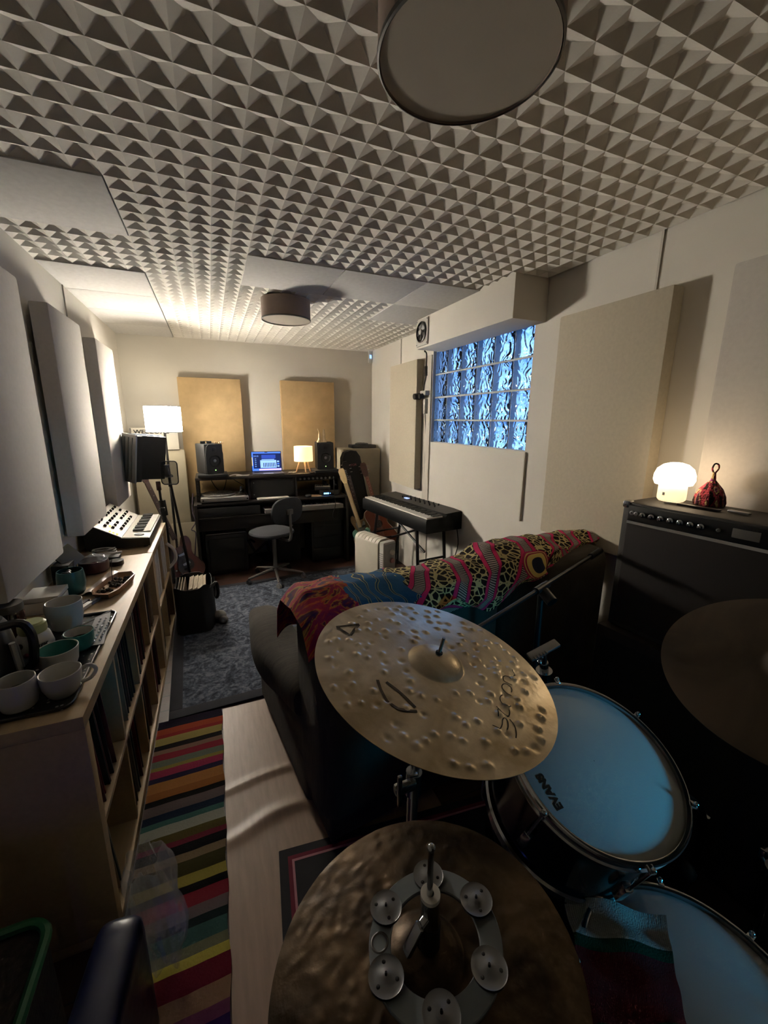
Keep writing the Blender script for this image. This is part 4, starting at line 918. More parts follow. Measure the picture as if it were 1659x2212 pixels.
MB().bb(-.735, -.615, 1.90, 2.02, ZS + .001, ZS + .05, bev=.002).build('lower_packet', M_['paper'], bx); MB().box((-.675, 1.965, ZS + .062), (.12, .13, .018), None, bev=.002).build('upper_packet', M_['white'], bx)
# wooden dish with incense
wd = thing('incense_dish', 'boat shaped wooden dish of ash and herbs with an incense stick', 'dish', (-.462, 2.10, ZS)); DM = Matrix.Translation((-.462, 2.10, ZS + .001)) @ Matrix.Rotation(-.22, 4, 'Z')
P6 = [(-.030, -.135), (.035, -.145), (.055, -.09), (.050, .10), (.020, .145), (-.040, .135), (-.058, .06), (-.055, -.09)]
def ring(s_, z): return [(x * s_, y * s_, z) for x, y in P6]
k = MB(); n_ = len(P6); V_ = ring(.86, 0) + ring(1, .028) + ring(.93, .030) + ring(.80, .010)
F_ = [tuple(reversed(range(n_)))] + [(j_ * n_ + i, j_ * n_ + (i + 1) % n_, (j_ + 1) * n_ + (i + 1) % n_, (j_ + 1) * n_ + i) for j_ in range(3) for i in range(n_)] + [tuple(3 * n_ + i for i in range(n_))]
k.add(V_, F_, DM); k.build('dish', mat('olive_wood', '#8a6440', .45, var=.2, scale=14), wd)
k = MB(); [k.sphere((RND.uniform(-.035, .035), RND.uniform(-.09, .10), .014), RND.uniform(.004, .010), DM, n=7) for i in range(60)]; o = k.build('herb_crumbs', mat('herbs', '#3a3026', .9, var=.6, scale=90), wd); o['kind'] = 'stuff'
MB().tube([tuple(DM @ Vector(q)) for q in ((-.02, .03, .012), (-.022, .035, .07), (-.018, .045, .125))], .0014).build('incense_stick', M_['rosewood'], wd)
for i, (lb, c_, sz, ang, m_) in enumerate((('white cigarette lighter beside the wooden dish', (-.535, 1.90), (.022, .08, .015), -.35, M_['white']), ('blue and white lighter between wooden dish and big mug', (-.515, 1.945), (.018, .075, .014), -.42, mat('blue_print', '#5b6478', .4, var=.5, scale=50)), ('dark narrow packet beside the two lighters', (-.555, 1.93), (.02, .10, .012), -.3, mat('dark_print', '#2d2228', .4, var=.5, scale=40)))):
    o = MB().box((0, 0, sz[2] / 2 + .001), sz, Matrix.Translation((c_[0], c_[1], ZS)) @ Matrix.Rotation(ang, 4, 'Z'), bev=.003).build(('lighter', 'lighter', 'packet')[i], m_, origin=(c_[0], c_[1], ZS)); tag(o, lb, ('lighter', 'lighter', 'packet')[i])
k = MB(); k.grid(lambda u, v: (-.55 + .07 * (v - .5) + .05 * u, 2.04 + .27 * u, ZS + .004 + .016 * abs(math.sin(7 * u + 3 * v)) * math.sin(PI * v)), 24, 8, .001); o = k.build('tobacco_pouch', mat('crumpled_pouch', '#a8988c', .4, var=.15), origin=(-.53, 2.2, ZS)); tag(o, 'crumpled pale plastic pouch running behind the wooden dish', 'pouch')

# ---------------------------------------------------------------- synthesizer
sy = thing('synthesizer', 'small cream synthesizer with black sides on the far shelf end', 'synthesizer', (-.57, 3.06, ZS)); y0, y1 = 2.742, 3.385
poly = [(-.392, ZS + .012), (-.392, ZS + .060), (-.535, ZS + .070), (-.705, ZS + .170), (-.722, ZS + .165), (-.722, ZS + .012)]
TX = Matrix(((1, 0, 0, 0), (0, 0, 1, 0), (0, 1, 0, 0), (0, 0, 0, 1)))
MB().prism(poly, y0, y1, TX).build('case', M_['black2'], sy)
MB().prism([(-.397, ZS + .0605), (-.397, ZS + .063), (-.535, ZS + .0735), (-.535, ZS + .071)], y0 + .008, y1 - .008, TX).build('key_surround', M_['cream'], sy)
MB().prism([(-.537, ZS + .0715), (-.537, ZS + .0745), (-.703, ZS + .1725), (-.704, ZS + .1695)], y0 + .006, y1 - .006, TX).build('control_panel', M_['cream'], sy)
sd = Vector((-.166, 0, .098)).normalized(); nrm = Vector((.098, 0, .166)).normalized(); pb = Vector((-.537, 0, ZS + .0745))
CK = Matrix(((0, sd.x, nrm.x, 0), (1, 0, 0, 0), (0, sd.z, nrm.z, 0), (0, 0, 0, 1))); CK.translation = Vector((pb.x, 0, pb.z))
for r_ in range(4):
    for c_ in range(8):
        yy = y0 + .09 + c_ * .066 + (.02 if r_ % 2 else 0); uu = .03 + r_ * .040
        if (r_ * 5 + c_ * 3) % 7 == 0: continue
        p = CK @ Vector((yy, uu, 0)); q = CK @ Vector((yy, uu, .016)); MB().cyl(p, q, .0095, .007, 12).build('knob', M_['black2'], sy); MB().cyl(q, CK @ Vector((yy, uu, .0175)), .0055, .005, 12).build('knob_cap', M_['cream'], sy)
lm = mat('amber_button', '#ffd890', .4, emis='#ffb040', es=1.2)
for yy, uu in ((.03, .03), (.03, .05), (.03, .07), (.05, .155), (.13, .09)): p = CK @ Vector((y0 + yy, uu, .002)); MB().sphere(p, .007, sc=(1, 1, .6)).build('lit_button', lm, sy)
for i in range(20):
    ya = y0 + .13 + i * .0247; MB().bb(-.500, -.400, ya + .0008, ya + .0240, ZS + .064, ZS + .072).build('white_key', M_['paper'], sy)
    if i % 7 in (0, 1, 3, 4, 5): MB().bb(-.500, -.440, ya + .017, ya + .031, ZS + .072, ZS + .081).build('black_key', M_['black2'], sy)
MB().lathe([(.001, 0), (.028, 0), (.026, .006), (.001, .007)], 24, Matrix.Translation((-.455, y0 + .065, ZS + .065))).build('touch_pad', M_['plast'], sy)
for x in (-.70, -.42):
    for y in (y0 + .03, y1 - .03): MB().cyl((x, y, ZS + .001), (x, y, ZS + .013), .012).build('foot', M_['rubber'], sy)

# ---------------------------------------------------------------- record bag and oddments on the floor
rb = thing('record_bag', 'open black record bag full of records on the blue-grey rug', 'bag', (-.23, 3.18, 0))
k = MB()
def bag(u, v):
    a = u * 2 * PI; s_ = .138 - .015 * v + .012 * math.sin(3 * a + 2 * v); c_, n_ = math.cos(a), math.sin(a)
    return (-.213 + s_ * math.copysign(abs(c_) ** .5, c_), 3.18 + (.17 - .01 * v) * math.copysign(abs(n_) ** .5, n_), .013 + .345 * v + .012 * math.sin(5 * a) * v)
k.grid(bag, 48, 10, .004); k.build('bag', M_['black'], rb)
MB().bb(-.33, -.10, 3.04, 3.32, .013, .03).build('bag_bottom', M_['black'], rb)
MB().tube([(-.09, 3.05, .33), (-.05, 3.08, .36), (-.04, 3.12, .26), (-.06, 3.2, .20), (-.07, 3.28, .33)], .012).build('strap', M_['black'], rb)
M_['edgep'] = mat('cream_sleeve_edge', '#cdbfa4', .8, var=.1, scale=60)
for i in range(11):
    o = MB().bb(-.235 + i * .0105, -.227 + i * .0105, 3.045, 3.31, .032, .345 + .004 * (i % 3)).build('record_sleeve', M_['edgep'], origin=(-.23 + i * .0105, 3.18, .03)); tag(o, 'cream edged record sleeve standing in the black record bag', 'record', 'records in the black bag')
for i in range(4):
    o = MB().box((0, 0, .16), (.006, .27, .30), Matrix.Translation((-.310 + i * .018, 3.19, .035)) @ Matrix.Rotation(-.04, 4, 'Y'), bev=.001).build('record_sleeve', SM[(3, 6, 9, 2)[i]], origin=(-.335 + i * .022, 3.19, .03)); tag(o, 'dark grey sleeve leaning at left inside the black record bag', 'record', 'grey sleeves in the black bag')
o = MB(); o.sphere((-.045, 3.17, .05), .05, sc=(1, 1.3, .75)); o.sphere((-.02, 3.11, .04), .035, sc=(1, 1, .8)); o = o.build('grey_pouch', mat('grey_fluff', '#5c5a58', .95, var=.2), origin=(-.04, 3.16, .013)); tag(o, 'soft grey pouch lying at the foot of the record bag', 'pouch')

# ---------------------------------------------------------------- rugs
def rug_blue():
    m, t, p = base_mat('distressed_rug'); co = nd(t, 'ShaderNodeTexCoord')
    n1 = nd(t, 'ShaderNodeTexNoise', Scale=9., Detail=8., Distortion=2.5); n2 = nd(t, 'ShaderNodeTexNoise', Scale=70., Detail=3.)
    t.links.new(co.outputs['Object'], n1.inputs['Vector']); t.links.new(co.outputs['Object'], n2.inputs['Vector'])
    mx = nd(t, 'ShaderNodeMix', data_type='FLOAT'); mx.inputs['Factor'].default_value = .35; t.links.new(n1.outputs['Fac'], mx.inputs['A']); t.links.new(n2.outputs['Fac'], mx.inputs['B'])
    r = nd(t, 'ShaderNodeValToRGB'); el = r.color_ramp.elements; el[0].position = .38; el[0].color = C('#292c34') + (1,); el[1].position = .62; el[1].color = C('#666a73') + (1,); q = el.new(.5); q.color = C('#444954') + (1,)
    t.links.new(mx.outputs['Result'], r.inputs[0]); t.links.new(r.outputs[0], p.inputs['Base Color']); p.inputs['Roughness'].default_value = .95; p.inputs['Specular IOR Level'].default_value = .1
    b = nd(t, 'ShaderNodeBump', Strength=.5, Distance=.005); t.links.new(n2.outputs['Fac'], b.inputs['Height']); t.links.new(b.outputs[0], p.inputs['Normal']); return m
RG = thing('blue_grey_rug', 'distressed blue-grey rug with dark border between shelf and sofa', 'rug', (.4, 3.0, 0), math.radians(2.5)); W_ = WM[RG.name]
MB().bb(-.70, 1.15, -.80, .86, .001, .011, M=W_, bev=.004).build('pile', rug_blue(), RG)
k = MB(); 
for a in ((-.755, 1.21, -.86, -.79), (-.755, 1.21, .85, .91), (-.755, -.69, -.79, .85), (1.14, 1.21, -.79, .85)): k.bb(a[0], a[1], a[2], a[3], .001, .0125, M=W_, bev=.003)
k.build('border', mat('dark_rug_border', '#1c1c24', .95, var=.2), RG)
def stripes():
    m, t, p = base_mat('striped_weave'); co = nd(t, 'ShaderNodeTexCoord'); s_ = nd(t, 'ShaderNodeSeparateXYZ'); t.links.new(co.outputs['Object'], s_.inputs[0])
    n = nd(t, 'ShaderNodeTexNoise', Scale=6.); t.links.new(co.outputs['Object'], n.inputs['Vector'])
    ma = nd(t, 'ShaderNodeMath', operation='MULTIPLY_ADD'); ma.inputs[1].default_value = .012; t.links.new(n.outputs['Fac'], ma.inputs[0]); t.links.new(s_.outputs['Y'], ma.inputs[2])
    md = nd(t, 'ShaderNodeMapRange'); md.inputs['From Min'].default_value = -.75; md.inputs['From Max'].default_value = .75; t.links.new(ma.outputs[0], md.inputs['Value'])
    seq = ['#23192f', '#c4593a', '#b23a3a', '#c4b26a', '#1c1416', '#a0806a', '#a83245', '#7e8a7a', '#a89a4a', '#b83a60', '#2a2044', '#c88a4c', '#b0703a', '#1a1614', '#7a6a68', '#1c2c44', '#4a7a72', '#c0c0b0', '#6a6030', '#8a2c44', '#121012', '#a08a6a', '#4a4422', '#b8a850', '#181410', '#a03240', '#8a7a7a', '#1e2c2c', '#4a7068', '#8a8a6a', '#a09440']
    def rampn(cs):
        r = nd(t, 'ShaderNodeValToRGB'); r.color_ramp.interpolation = 'CONSTANT'; el = r.color_ramp.elements
        while len(el) > 1: el.remove(el[-1])
        pos = 0; W2 = [.7 + .9 * ((i * 37 % 11) / 10) for i in range(len(cs))]; T_ = sum(W2)
        for i, c_ in enumerate(cs):
            if i == 0: el[0].position = 0; el[0].color = C(c_) + (1,)
            else: q = el.new(pos / T_); q.color = tuple(v_ * .36 for v_ in C(c_)) + (1,)
            pos += W2[i]
        return r
    # 0..1 from near to far ; reverse so that the far end starts the sequence
    r1 = rampn(list(reversed(seq))); seq2 = ['#7a2030', '#b08a6a', '#8a4a6a', '#3a2060', '#151a3c', '#8a5a50', '#6a2030', '#a8a050', '#3a6a62', '#b04040', '#202040', '#c08040', '#8a2c44', '#a0a090']
    r2 = rampn(list(reversed(seq2)))
    m1 = nd(t, 'ShaderNodeMapRange'); m1.inputs['From Min'].default_value = -.10; m1.inputs['From Max'].default_value = 1.0; t.links.new(ma.outputs[0], m1.inputs['Value'])
    m2 = nd(t, 'ShaderNodeMapRange'); m2.inputs['From Min'].default_value = -.8; m2.inputs['From Max'].default_value = -.10; t.links.new(ma.outputs[0], m2.inputs['Value'])
    t.links.new(m1.outputs[0], r1.inputs[0]); t.links.new(m2.outputs[0], r2.inputs[0])
    gt = nd(t, 'ShaderNodeMath', operation='GREATER_THAN'); gt.inputs[1].default_value = -.10; t.links.new(ma.outputs[0], gt.inputs[0])
    mx = nd(t, 'ShaderNodeMix', data_type='RGBA'); t.links.new(gt.outputs[0], mx.inputs['Factor']); t.links.new(r2.outputs[0], mx.inputs['A']); t.links.new(r1.outputs[0], mx.inputs['B'])
    t.links.new(mx.outputs['Result'], p.inputs['Base Color']); p.inputs['Roughness'].default_value = .95; p.inputs['Specular IOR Level'].default_value = .1
    n2 = nd(t, 'ShaderNodeTexNoise', Scale=120.); t.links.new(co.outputs['Object'], n2.inputs['Vector']); b = nd(t, 'ShaderNodeBump', Strength=.5, Distance=.004); t.links.new(n2.outputs['Fac'], b.inputs['Height']); t.links.new(b.outputs[0], p.inputs['Normal']); return m
k = MB(); k.grid(lambda u, v: (-.362 + .302 * u + (.004 * math.sin(60 * v) if u > .99 else 0) - .012 * (1 - v) * u, .05 + 2.055 * v, .010 + .0012 * math.sin(190 * v)), 6, 220, .007)
o = k.build('striped_runner', stripes(), origin=(-.2, 1.1, .0)); tag(o, 'narrow multicoloured striped runner rug along the record shelf', 'rug')
vm = mat('lino_wood', '#8a725e', .42, var=.12, scale=6, stretch=(10, 1.2, 1), bump=.05)
def lino(u, v):
    x = -.056 + .82 * u; y = .02 + 2.085 * v
    w1 = math.exp(-((y - (1.57 + .02 * math.sin(9 * x))) / .022) ** 2) * .012 * max(0, 1 - abs(x - .2) * 2.2)
    yc = 1.345 + .22 * max(0, x - .03) + .02 * math.sin(14 * x); w2 = .016 * math.exp(-((y - yc) / .03) ** 2) * max(0, 1 - abs(x - .18) * 2.6)
    return (x - .018 * (1 - v), y, .0035 + max(w1, 0) + max(w2, 0))
k = MB(); k.grid(lino, 40, 220, .003); o = k.build('lino_sheet', vm, origin=(.3, 1.0, 0)); tag(o, 'rippled pale wood-look lino sheet lying beside the striped runner', 'floor covering')
rr_ = thing('dark_red_rug', 'black rug with dark red and pink border line under the drum kit', 'rug', (.11, 1.22, 0), math.radians(-6)); W_ = WM[rr_.name]
MB().bb(0, 1.6, -2.2, 0, .0055, .016, M=W_, bev=.003).build('pile', mat('dark_rug_pile', '#100d10', .95, var=.4), rr_)
def frm(a, b, z, m_, nm):
    k = MB()
    for q in ((a, 1.6 - a, -b, -a), (a, b, -2.2 + a, -b), (1.6 - b, 1.6 - a, -2.2 + a, -b), (b, 1.6 - b, -2.2 + a, -2.2 + b)): k.bb(q[0], q[1], q[2], q[3], .0155, z, M=W_)
    k.build(nm, m_, rr_)
frm(.030, .044, .0168, mat('dark_red_wool', '#5c1626', .95, var=.15), 'red_line'); frm(.044, .052, .0169, mat('pink_wool', '#9a6a70', .95, var=.15), 'pink_line')

# ---------------------------------------------------------------- sofa and throw
sf = thing('sofa', 'dark brown fabric sofa seen from behind under a printed throw', 'sofa', (.27, 1.12, 0), math.radians(7)); W_ = WM[sf.name]
sm = mat('brown_black_corduroy', '#363029', .95, var=.3, scale=10, bump=.5, bscale=70, stretch=(1, 8, 1))
def soft(x0, x1, y0, y1, z0, z1, bev, nm): MB().box(((x0 + x1) / 2, (y0 + y1) / 2, (z0 + z1) / 2), (x1 - x0, y1 - y0, z1 - z0), W_, bev=bev, seg=5).build(nm, sm, sf)
soft(.02, 1.50, .03, .95, .04, .30, .02, 'base'); soft(-.01, .78, .0, .30, .12, .925, .09, 'back_cushion'); soft(.77, 1.49, .0, .30, .12, .955, .09, 'back_cushion')
soft(.14, .76, .26, .93, .30, .45, .05, 'seat_cushion'); soft(.77, 1.37, .26, .93, .30, .45, .05, 'seat_cushion')
k = MB()
def arm(u, v):
    a = u * 2 * PI; c_, s_ = math.cos(a), math.sin(a)
    x = .055 + .105 * math.copysign(abs(c_) ** .6, c_); z = .50 + .095 * math.copysign(abs(s_) ** .6, s_)
    e_ = math.sin(PI * min(1, max(0, v))) ** .22 if 0 < v < 1 else 0.02
    return tuple(W_ @ Vector((.035 + (x - .055) * e_ - .01 + .012 * math.sin(v * 9), .20 + .85 * v, .50 + (z - .50) * e_ + .008 * math.sin(v * 12))))
k.grid(arm, 36, 30); k.build('arm', sm, sf); soft(.0, .13, .22, 1.0, .03, .50, .04, 'arm_side'); soft(1.38, 1.52, .22, 1.0, .03, .60, .06, 'arm')
for x in (.05, 1.45):
    for y in (.06, .92): MB().cyl(W_ @ Vector((x, y, .013)), W_ @ Vector((x, y, .05)), .02).build('leg', M_['black'], sf)

def throw_mat():
    m, t, p = base_mat('wax_print'); uv = nd(t, 'ShaderNodeUVMap'); uv.uv_map = 'uv'
    mp = nd(t, 'ShaderNodeMapping'); mp.inputs['Scale'].default_value = (9.0, 4.2, 1); t.links.new(uv.outputs[0], mp.inputs[0])
    P_ = mp.outputs[0]
    def ramp_(src, stops, const=True):
        r = nd(t, 'ShaderNodeValToRGB'); r.color_ramp.interpolation = 'CONSTANT' if const else 'LINEAR'; el = r.color_ramp.elements
        while len(el) > 1: el.remove(el[-1])
        for i, (ps, c_) in enumerate(stops):
            if i == 0: el[0].position = ps; el[0].color = C(c_) + (1,)
            else: q = el.new(ps); q.color = C(c_) + (1,)
        t.links.new(src, r.inputs[0]); return r.outputs[0]
    vo = nd(t, 'ShaderNodeTexVoronoi', Scale=6.5); vo.feature = 'DISTANCE_TO_EDGE'; t.links.new(P_, vo.inputs['Vector'])
    net = ramp_(vo.outputs['Distance'], [(0, '#c4b47e'), (.085, '#17100f')])
    wv = nd(t, 'ShaderNodeTexWave', Scale=.36, Distortion=3.2, Detail=1.); wv.inputs['Detail Scale'].default_value = 1.4; mp2 = nd(t, 'ShaderNodeMapping'); mp2.inputs['Rotation'].default_value = (0, 0, .62); t.links.new(P_, mp2.inputs[0]); t.links.new(mp2.outputs[0], wv.inputs['Vector'])
    pink = ramp_(vo.outputs['Distance'], [(0, '#c2285e'), (.9, '#a01e4c')])
    w3 = nd(t, 'ShaderNodeTexWave', Scale=5.5, Distortion=.6); mp3 = nd(t, 'ShaderNodeMapping'); mp3.inputs['Rotation'].default_value = (0, 0, -.9); t.links.new(P_, mp3.inputs[0]); t.links.new(mp3.outputs[0], w3.inputs['Vector'])
    strp = ramp_(w3.outputs['Fac'], [(0, '#2a2426'), (.4, '#a59a90')])
    def mix(f, a, b):
        q = nd(t, 'ShaderNodeMix', data_type='RGBA'); t.links.new(f, q.inputs['Factor']); t.links.new(a, q.inputs['A']); t.links.new(b, q.inputs['B']); return q.outputs['Result']
    def band(src, lo, hi):
        a = nd(t, 'ShaderNodeMath', operation='GREATER_THAN'); a.inputs[1].default_value = lo; t.links.new(src, a.inputs[0]); b = nd(t, 'ShaderNodeMath', operation='LESS_THAN'); b.inputs[1].default_value = hi; t.links.new(src, b.inputs[0])
        c_ = nd(t, 'ShaderNodeMath', operation='MULTIPLY'); t.links.new(a.outputs[0], c_.inputs[0]); t.links.new(b.outputs[0], c_.inputs[1]); return c_.outputs[0]
    main = mix(band(wv.outputs['Fac'], .60, .86), net, pink)
    black = ramp_(wv.outputs['Fac'], [(0, '#140d10')])
    main = mix(band(wv.outputs['Fac'], .57, .60), main, black); main = mix(band(wv.outputs['Fac'], .86, .885), main, black)
    main = mix(band(wv.outputs['Fac'], .885, 1.1), main, strp)
    # eye motifs
    v2 = nd(t, 'ShaderNodeTexVoronoi', Scale=.55); v2.inputs['Randomness'].default_value = .6; t.links.new(P_, v2.inputs['Vector'])
    eye = ramp_(v2.outputs['Distance'], [(0, '#1c2238'), (.12, '#d8c070'), (.2, '#8a1e3c'), (.23, '#c8b070'), (.25, '#a02450')])
    main = mix(band(v2.outputs['Distance'], -1, .28), main, eye)
    # left end : blue with yellow fronds, then orange / purple flow
    sx = nd(t, 'ShaderNodeSeparateXYZ'); t.links.new(uv.outputs[0], sx.inputs[0])
    nz_ = nd(t, 'ShaderNodeTexNoise', Scale=3., Detail=2.); t.links.new(P_, nz_.inputs['Vector']); mm = nd(t, 'ShaderNodeMath', operation='MULTIPLY_ADD'); mm.inputs[1].default_value = .10; t.links.new(nz_.outputs['Fac'], mm.inputs[0]); t.links.new(sx.outputs['X'], mm.inputs[2])
    w4 = nd(t, 'ShaderNodeTexWave', Scale=1.1, Distortion=12., Detail=2.); t.links.new(P_, w4.inputs['Vector'])
    blue = ramp_(w4.outputs['Fac'], [(0, '#1d4f78'), (.84, '#a89c5c'), (.93, '#143a5c')])
    n5 = nd(t, 'ShaderNodeTexNoise', Scale=1.6, Detail=4., Distortion=3.5); t.links.new(P_, n5.inputs['Vector'])
    flow = ramp_(n5.outputs['Fac'], [(0, '#3c1036'), (.36, '#7c1e44'), (.46, '#8c2038'), (.51, '#b0502c'), (.54, '#8a7034'), (.57, '#641828'), (.66, '#321640')], False)
    main = mix(band(mm.outputs[0], -1, .315), main, blue); main = mix(band(mm.outputs[0], -1, .175), main, flow)
    t.links.new(main, p.inputs['Base Color']); p.inputs['Roughness'].default_value = .85; p.inputs['Specular IOR Level'].default_value = .2
    b = nd(t, 'ShaderNodeBump', Strength=.3, Distance=.006); n6 = nd(t, 'ShaderNodeTexNoise', Scale=9., Detail=3.); t.links.new(P_, n6.inputs['Vector']); t.links.new(n6.outputs['Fac'], b.inputs['Height']); t.links.new(b.outputs[0], p.inputs['Normal']); return m
def throw(u, v):
    x = -.055 + 1.56 * u
    top = .945 + .03 * max(0, min(1, (x - .74) * 12)) + .010 * math.sin(7 * x + 1)
    # path across the back: near hem -> near top edge -> far top edge -> far hem
    hem = .055 + .035 * math.sin(8.5 * x + 1.4) + .02 * math.sin(21 * x) - .05 * max(0, x - .9)
    pts = [(-.020, top - .03 - hem), (-.018, top - .085), (.035, top - .012), (.15, top + .014), (.27, top - .005), (.325, top - .075), (.335, top - .14), (.345, top - .20)]
    if x > 1.0:
        q = min(1, (x - 1.0) / .4) * .10
        pts = [(max(a, q) if i < 2 else a + q * max(0, (1 - i / 4)), z if i > 1 else z + .05 * q * 10) for i, (a, z) in enumerate(pts)]
    s_ = v * (len(pts) - 1); i = min(int(s_), len(pts) - 2); f_ = s_ - i; f_ = f_ * f_ * (3 - 2 * f_) * .4 + f_ * .6
    y = pts[i][0] * (1 - f_) + pts[i + 1][0] * f_; z = pts[i][1] * (1 - f_) + pts[i + 1][1] * f_
    e_ = max(0, -x + .0) / .075
    z -= .07 * e_ ** 1.5
    wr = .006 * math.sin(28 * x + 6 * v) * math.sin(11 * v + 3 * x) + .004 * math.sin(53 * x - 9 * v)
    return tuple(W_ @ Vector((x, y, z + wr * .8 + .016)))
k = MB(); k.grid(throw, 150, 44, .003); o = k.build('printed_throw', throw_mat(), origin=tuple(W_ @ Vector((.7, .15, .94))), sharp=80); tag(o, 'brightly patterned pink, black and blue cotton throw draped over the sofa back', 'throw')

# ---------------------------------------------------------------- combo amplifier with mushroom lamp
am = thing('combo_amplifier', 'brown grille combo amplifier with chrome knobs under the mushroom lamp', 'amplifier', (1.437, 1.056, .742), math.radians(6.3)); W_ = WM[am.name]
MB().bb(0, .245, -.66, 0, 0, .505, M=W_, bev=.012).build('cabinet', mat('black_tolex', '#201b18', .6, var=.15, bump=.3, bscale=300), am)
MB().bb(-.004, .004, -.635, -.025, .02, .43, M=W_, bev=.003).build('grille', mat('oxblood_grille', '#140b09', .8, var=.3, scale=300), am)
MB().bb(-.006, .006, -.635, -.025, .435, .495, M=W_, bev=.002).build('control_strip', M_['black2'], am)
MB().bb(-.007, .002, -.635, -.025, .425, .435, M=W_).build('trim', M_['silver'], am)
for i in range(7):
    y = -.082 - i * .031
    MB().lathe([(.011, 0), (.010, .008), (.006, .010), (.006, .020), (.001, .021)], 20, W_ @ Matrix.Translation((-.006, y, .466)) @ Matrix.Rotation(-PI / 2, 4, 'Y')).build('knob', M_['chrome'], am)
for y in (-.04, -.056): MB().lathe([(.008, 0), (.008, .003), (.004, .004), (.001, .001)], 16, W_ @ Matrix.Translation((-.006, y, .466)) @ Matrix.Rotation(-PI / 2, 4, 'Y')).build('jack_socket', M_['steel'], am)
MB().lathe([(.006, 0), (.006, .006), (.001, .009)], 16, W_ @ Matrix.Translation((-.006, -.315, .466)) @ Matrix.Rotation(-PI / 2, 4, 'Y')).build('jewel_light', M_['grey'], am)
MB().bb(-.009, -.004, -.42, -.35, .452, .482, M=W_, bev=.002).build('badge', M_['grey'], am)
MB().sphere((-.012, -.475, .466), .006, W_).build('switch', M_['chrome'], am)
for y in (-.012, -.648): MB().box((.014, y, .494), (.034, .030, .030), W_, bev=.010).build('corner_guard', M_['chrome'], am)
cb2 = thing('speaker_cabinet', 'dark brown low cabinet underneath the combo amplifier', 'cabinet', (1.40, 1.06, 0), math.radians(6.3)); W_ = WM[cb2.name]
MB().bb(0, .33, -.76, .01, .018, .74, M=W_, bev=.008).build('cabinet', mat('dark_walnut', '#1c120e', .6, var=.2, scale=6), cb2); MB().bb(-.004, .002, -.74, -.02, .04, .70, M=W_).build('grille', M_['rubber'], cb2)
mu = thing('mushroom_lamp', 'glowing white mushroom shaped lamp on top of the combo amplifier', 'table lamp', (1.60, .985, 1.249)); TM = Matrix.Translation((1.598, .985, 1.249))
SH3 = shade_mat('opal_glow', (1.0, .76, .48), 6.0); SH4 = shade_mat('opal_base', (1.0, .74, .42), .8)
MB().lathe([(.044, .060), (.060, .064), (.067, .080), (.066, .100), (.058, .122), (.040, .138), (.018, .145), (.001, .146)], 48, TM).build('cap', SH3, mu)
MB().lathe([(.001, .001), (.040, .001), (.046, .008), (.047, .02), (.046, .062)], 48, TM).build('base', SH4, mu); MB().bb(-.0485, -.0465, -.004, .004, .025, .036, M=TM).build('button', M_['silver'], mu)
kh = thing('knitted_hat', 'striped knitted cone with loop on top beside the mushroom lamp', 'knitted hat', (1.655, .885, 1.249)); TM = Matrix.Translation((1.655, .885, 1.249))
def knit():
    m, t, p = base_mat('striped_knit'); co = nd(t, 'ShaderNodeTexCoord'); w_ = nd(t, 'ShaderNodeTexNoise', Scale=38., Detail=2.); mp = nd(t, 'ShaderNodeMapping'); mp.inputs['Scale'].default_value = (1, 1, .25); t.links.new(co.outputs['Object'], mp.inputs[0]); t.links.new(mp.outputs[0], w_.inputs['Vector'])
    r = nd(t, 'ShaderNodeValToRGB'); r.color_ramp.interpolation = 'CONSTANT'; el = r.color_ramp.elements; el[0].position = 0; el[0].color = C('#2a1216') + (1,); el[1].position = .40; el[1].color = C('#a83a4c') + (1,)
    for ps, c_ in ((.46, '#6a2a38'), (.50, '#b8a070'), (.54, '#8a3a70'), (.58, '#3a1a24')): q = el.new(ps); q.color = C(c_) + (1,)
    t.links.new(w_.outputs['Fac'], r.inputs[0]); t.links.new(r.outputs[0], p.inputs['Base Color']); p.inputs['Roughness'].default_value = .95
    v = nd(t, 'ShaderNodeTexVoronoi', Scale=160.); t.links.new(co.outputs['Object'], v.inputs['Vector']); b = nd(t, 'ShaderNodeBump', Strength=.8, Distance=.004); t.links.new(v.outputs['Distance'], b.inputs['Height']); t.links.new(b.outputs[0], p.inputs['Normal']); return m
KN = knit(); prof = [(.046, 0), (.048, .012), (.044, .035), (.034, .058), (.018, .078), (.008, .090), (.006, .105), (.005, .115)]
k = MB(); N = 48; V_ = []; F_ = []
for r_, z in prof:
    for i in range(N): a = 2 * PI * i / N; rr2 = r_ * (1 + .05 * math.cos(9 * a)); V_.append((rr2 * math.cos(a), rr2 * math.sin(a), z))
for j_ in range(len(prof) - 1):
    for i in range(N): F_.append((j_ * N + i, j_ * N + (i + 1) % N, (j_ + 1) * N + (i + 1) % N, (j_ + 1) * N + i))
k.add(V_, F_, TM); k.build('cone', KN, kh)
MB().tube([tuple(TM @ Vector(q)) for q in ((0, 0, .112), (-.010, .004, .130), (-.004, .002, .148), (.008, -.003, .146), (.012, -.004, .132), (.002, 0, .114))], .0028).build('loop', KN, kh)
o = MB().box((0, 0, .004), (.018, .13, .007), Matrix.Translation((1.552, .86, 1.2485)) @ Matrix.Rotation(.12, 4, 'Z'), bev=.002).build('pen_case', M_['black2'], origin=(1.55, .86, 1.25)); tag(o, 'slim dark case lying in front of the knitted hat', 'case')
o = MB().box((0, 0, .004), (.020, .05, .006), Matrix.Translation((1.545, .945, 1.2485)) @ Matrix.Rotation(.3, 4, 'Z'), bev=.002).build('card', M_['paper'], origin=(1.545, .945, 1.25)); tag(o, 'small pale card at the foot of the mushroom lamp', 'card')
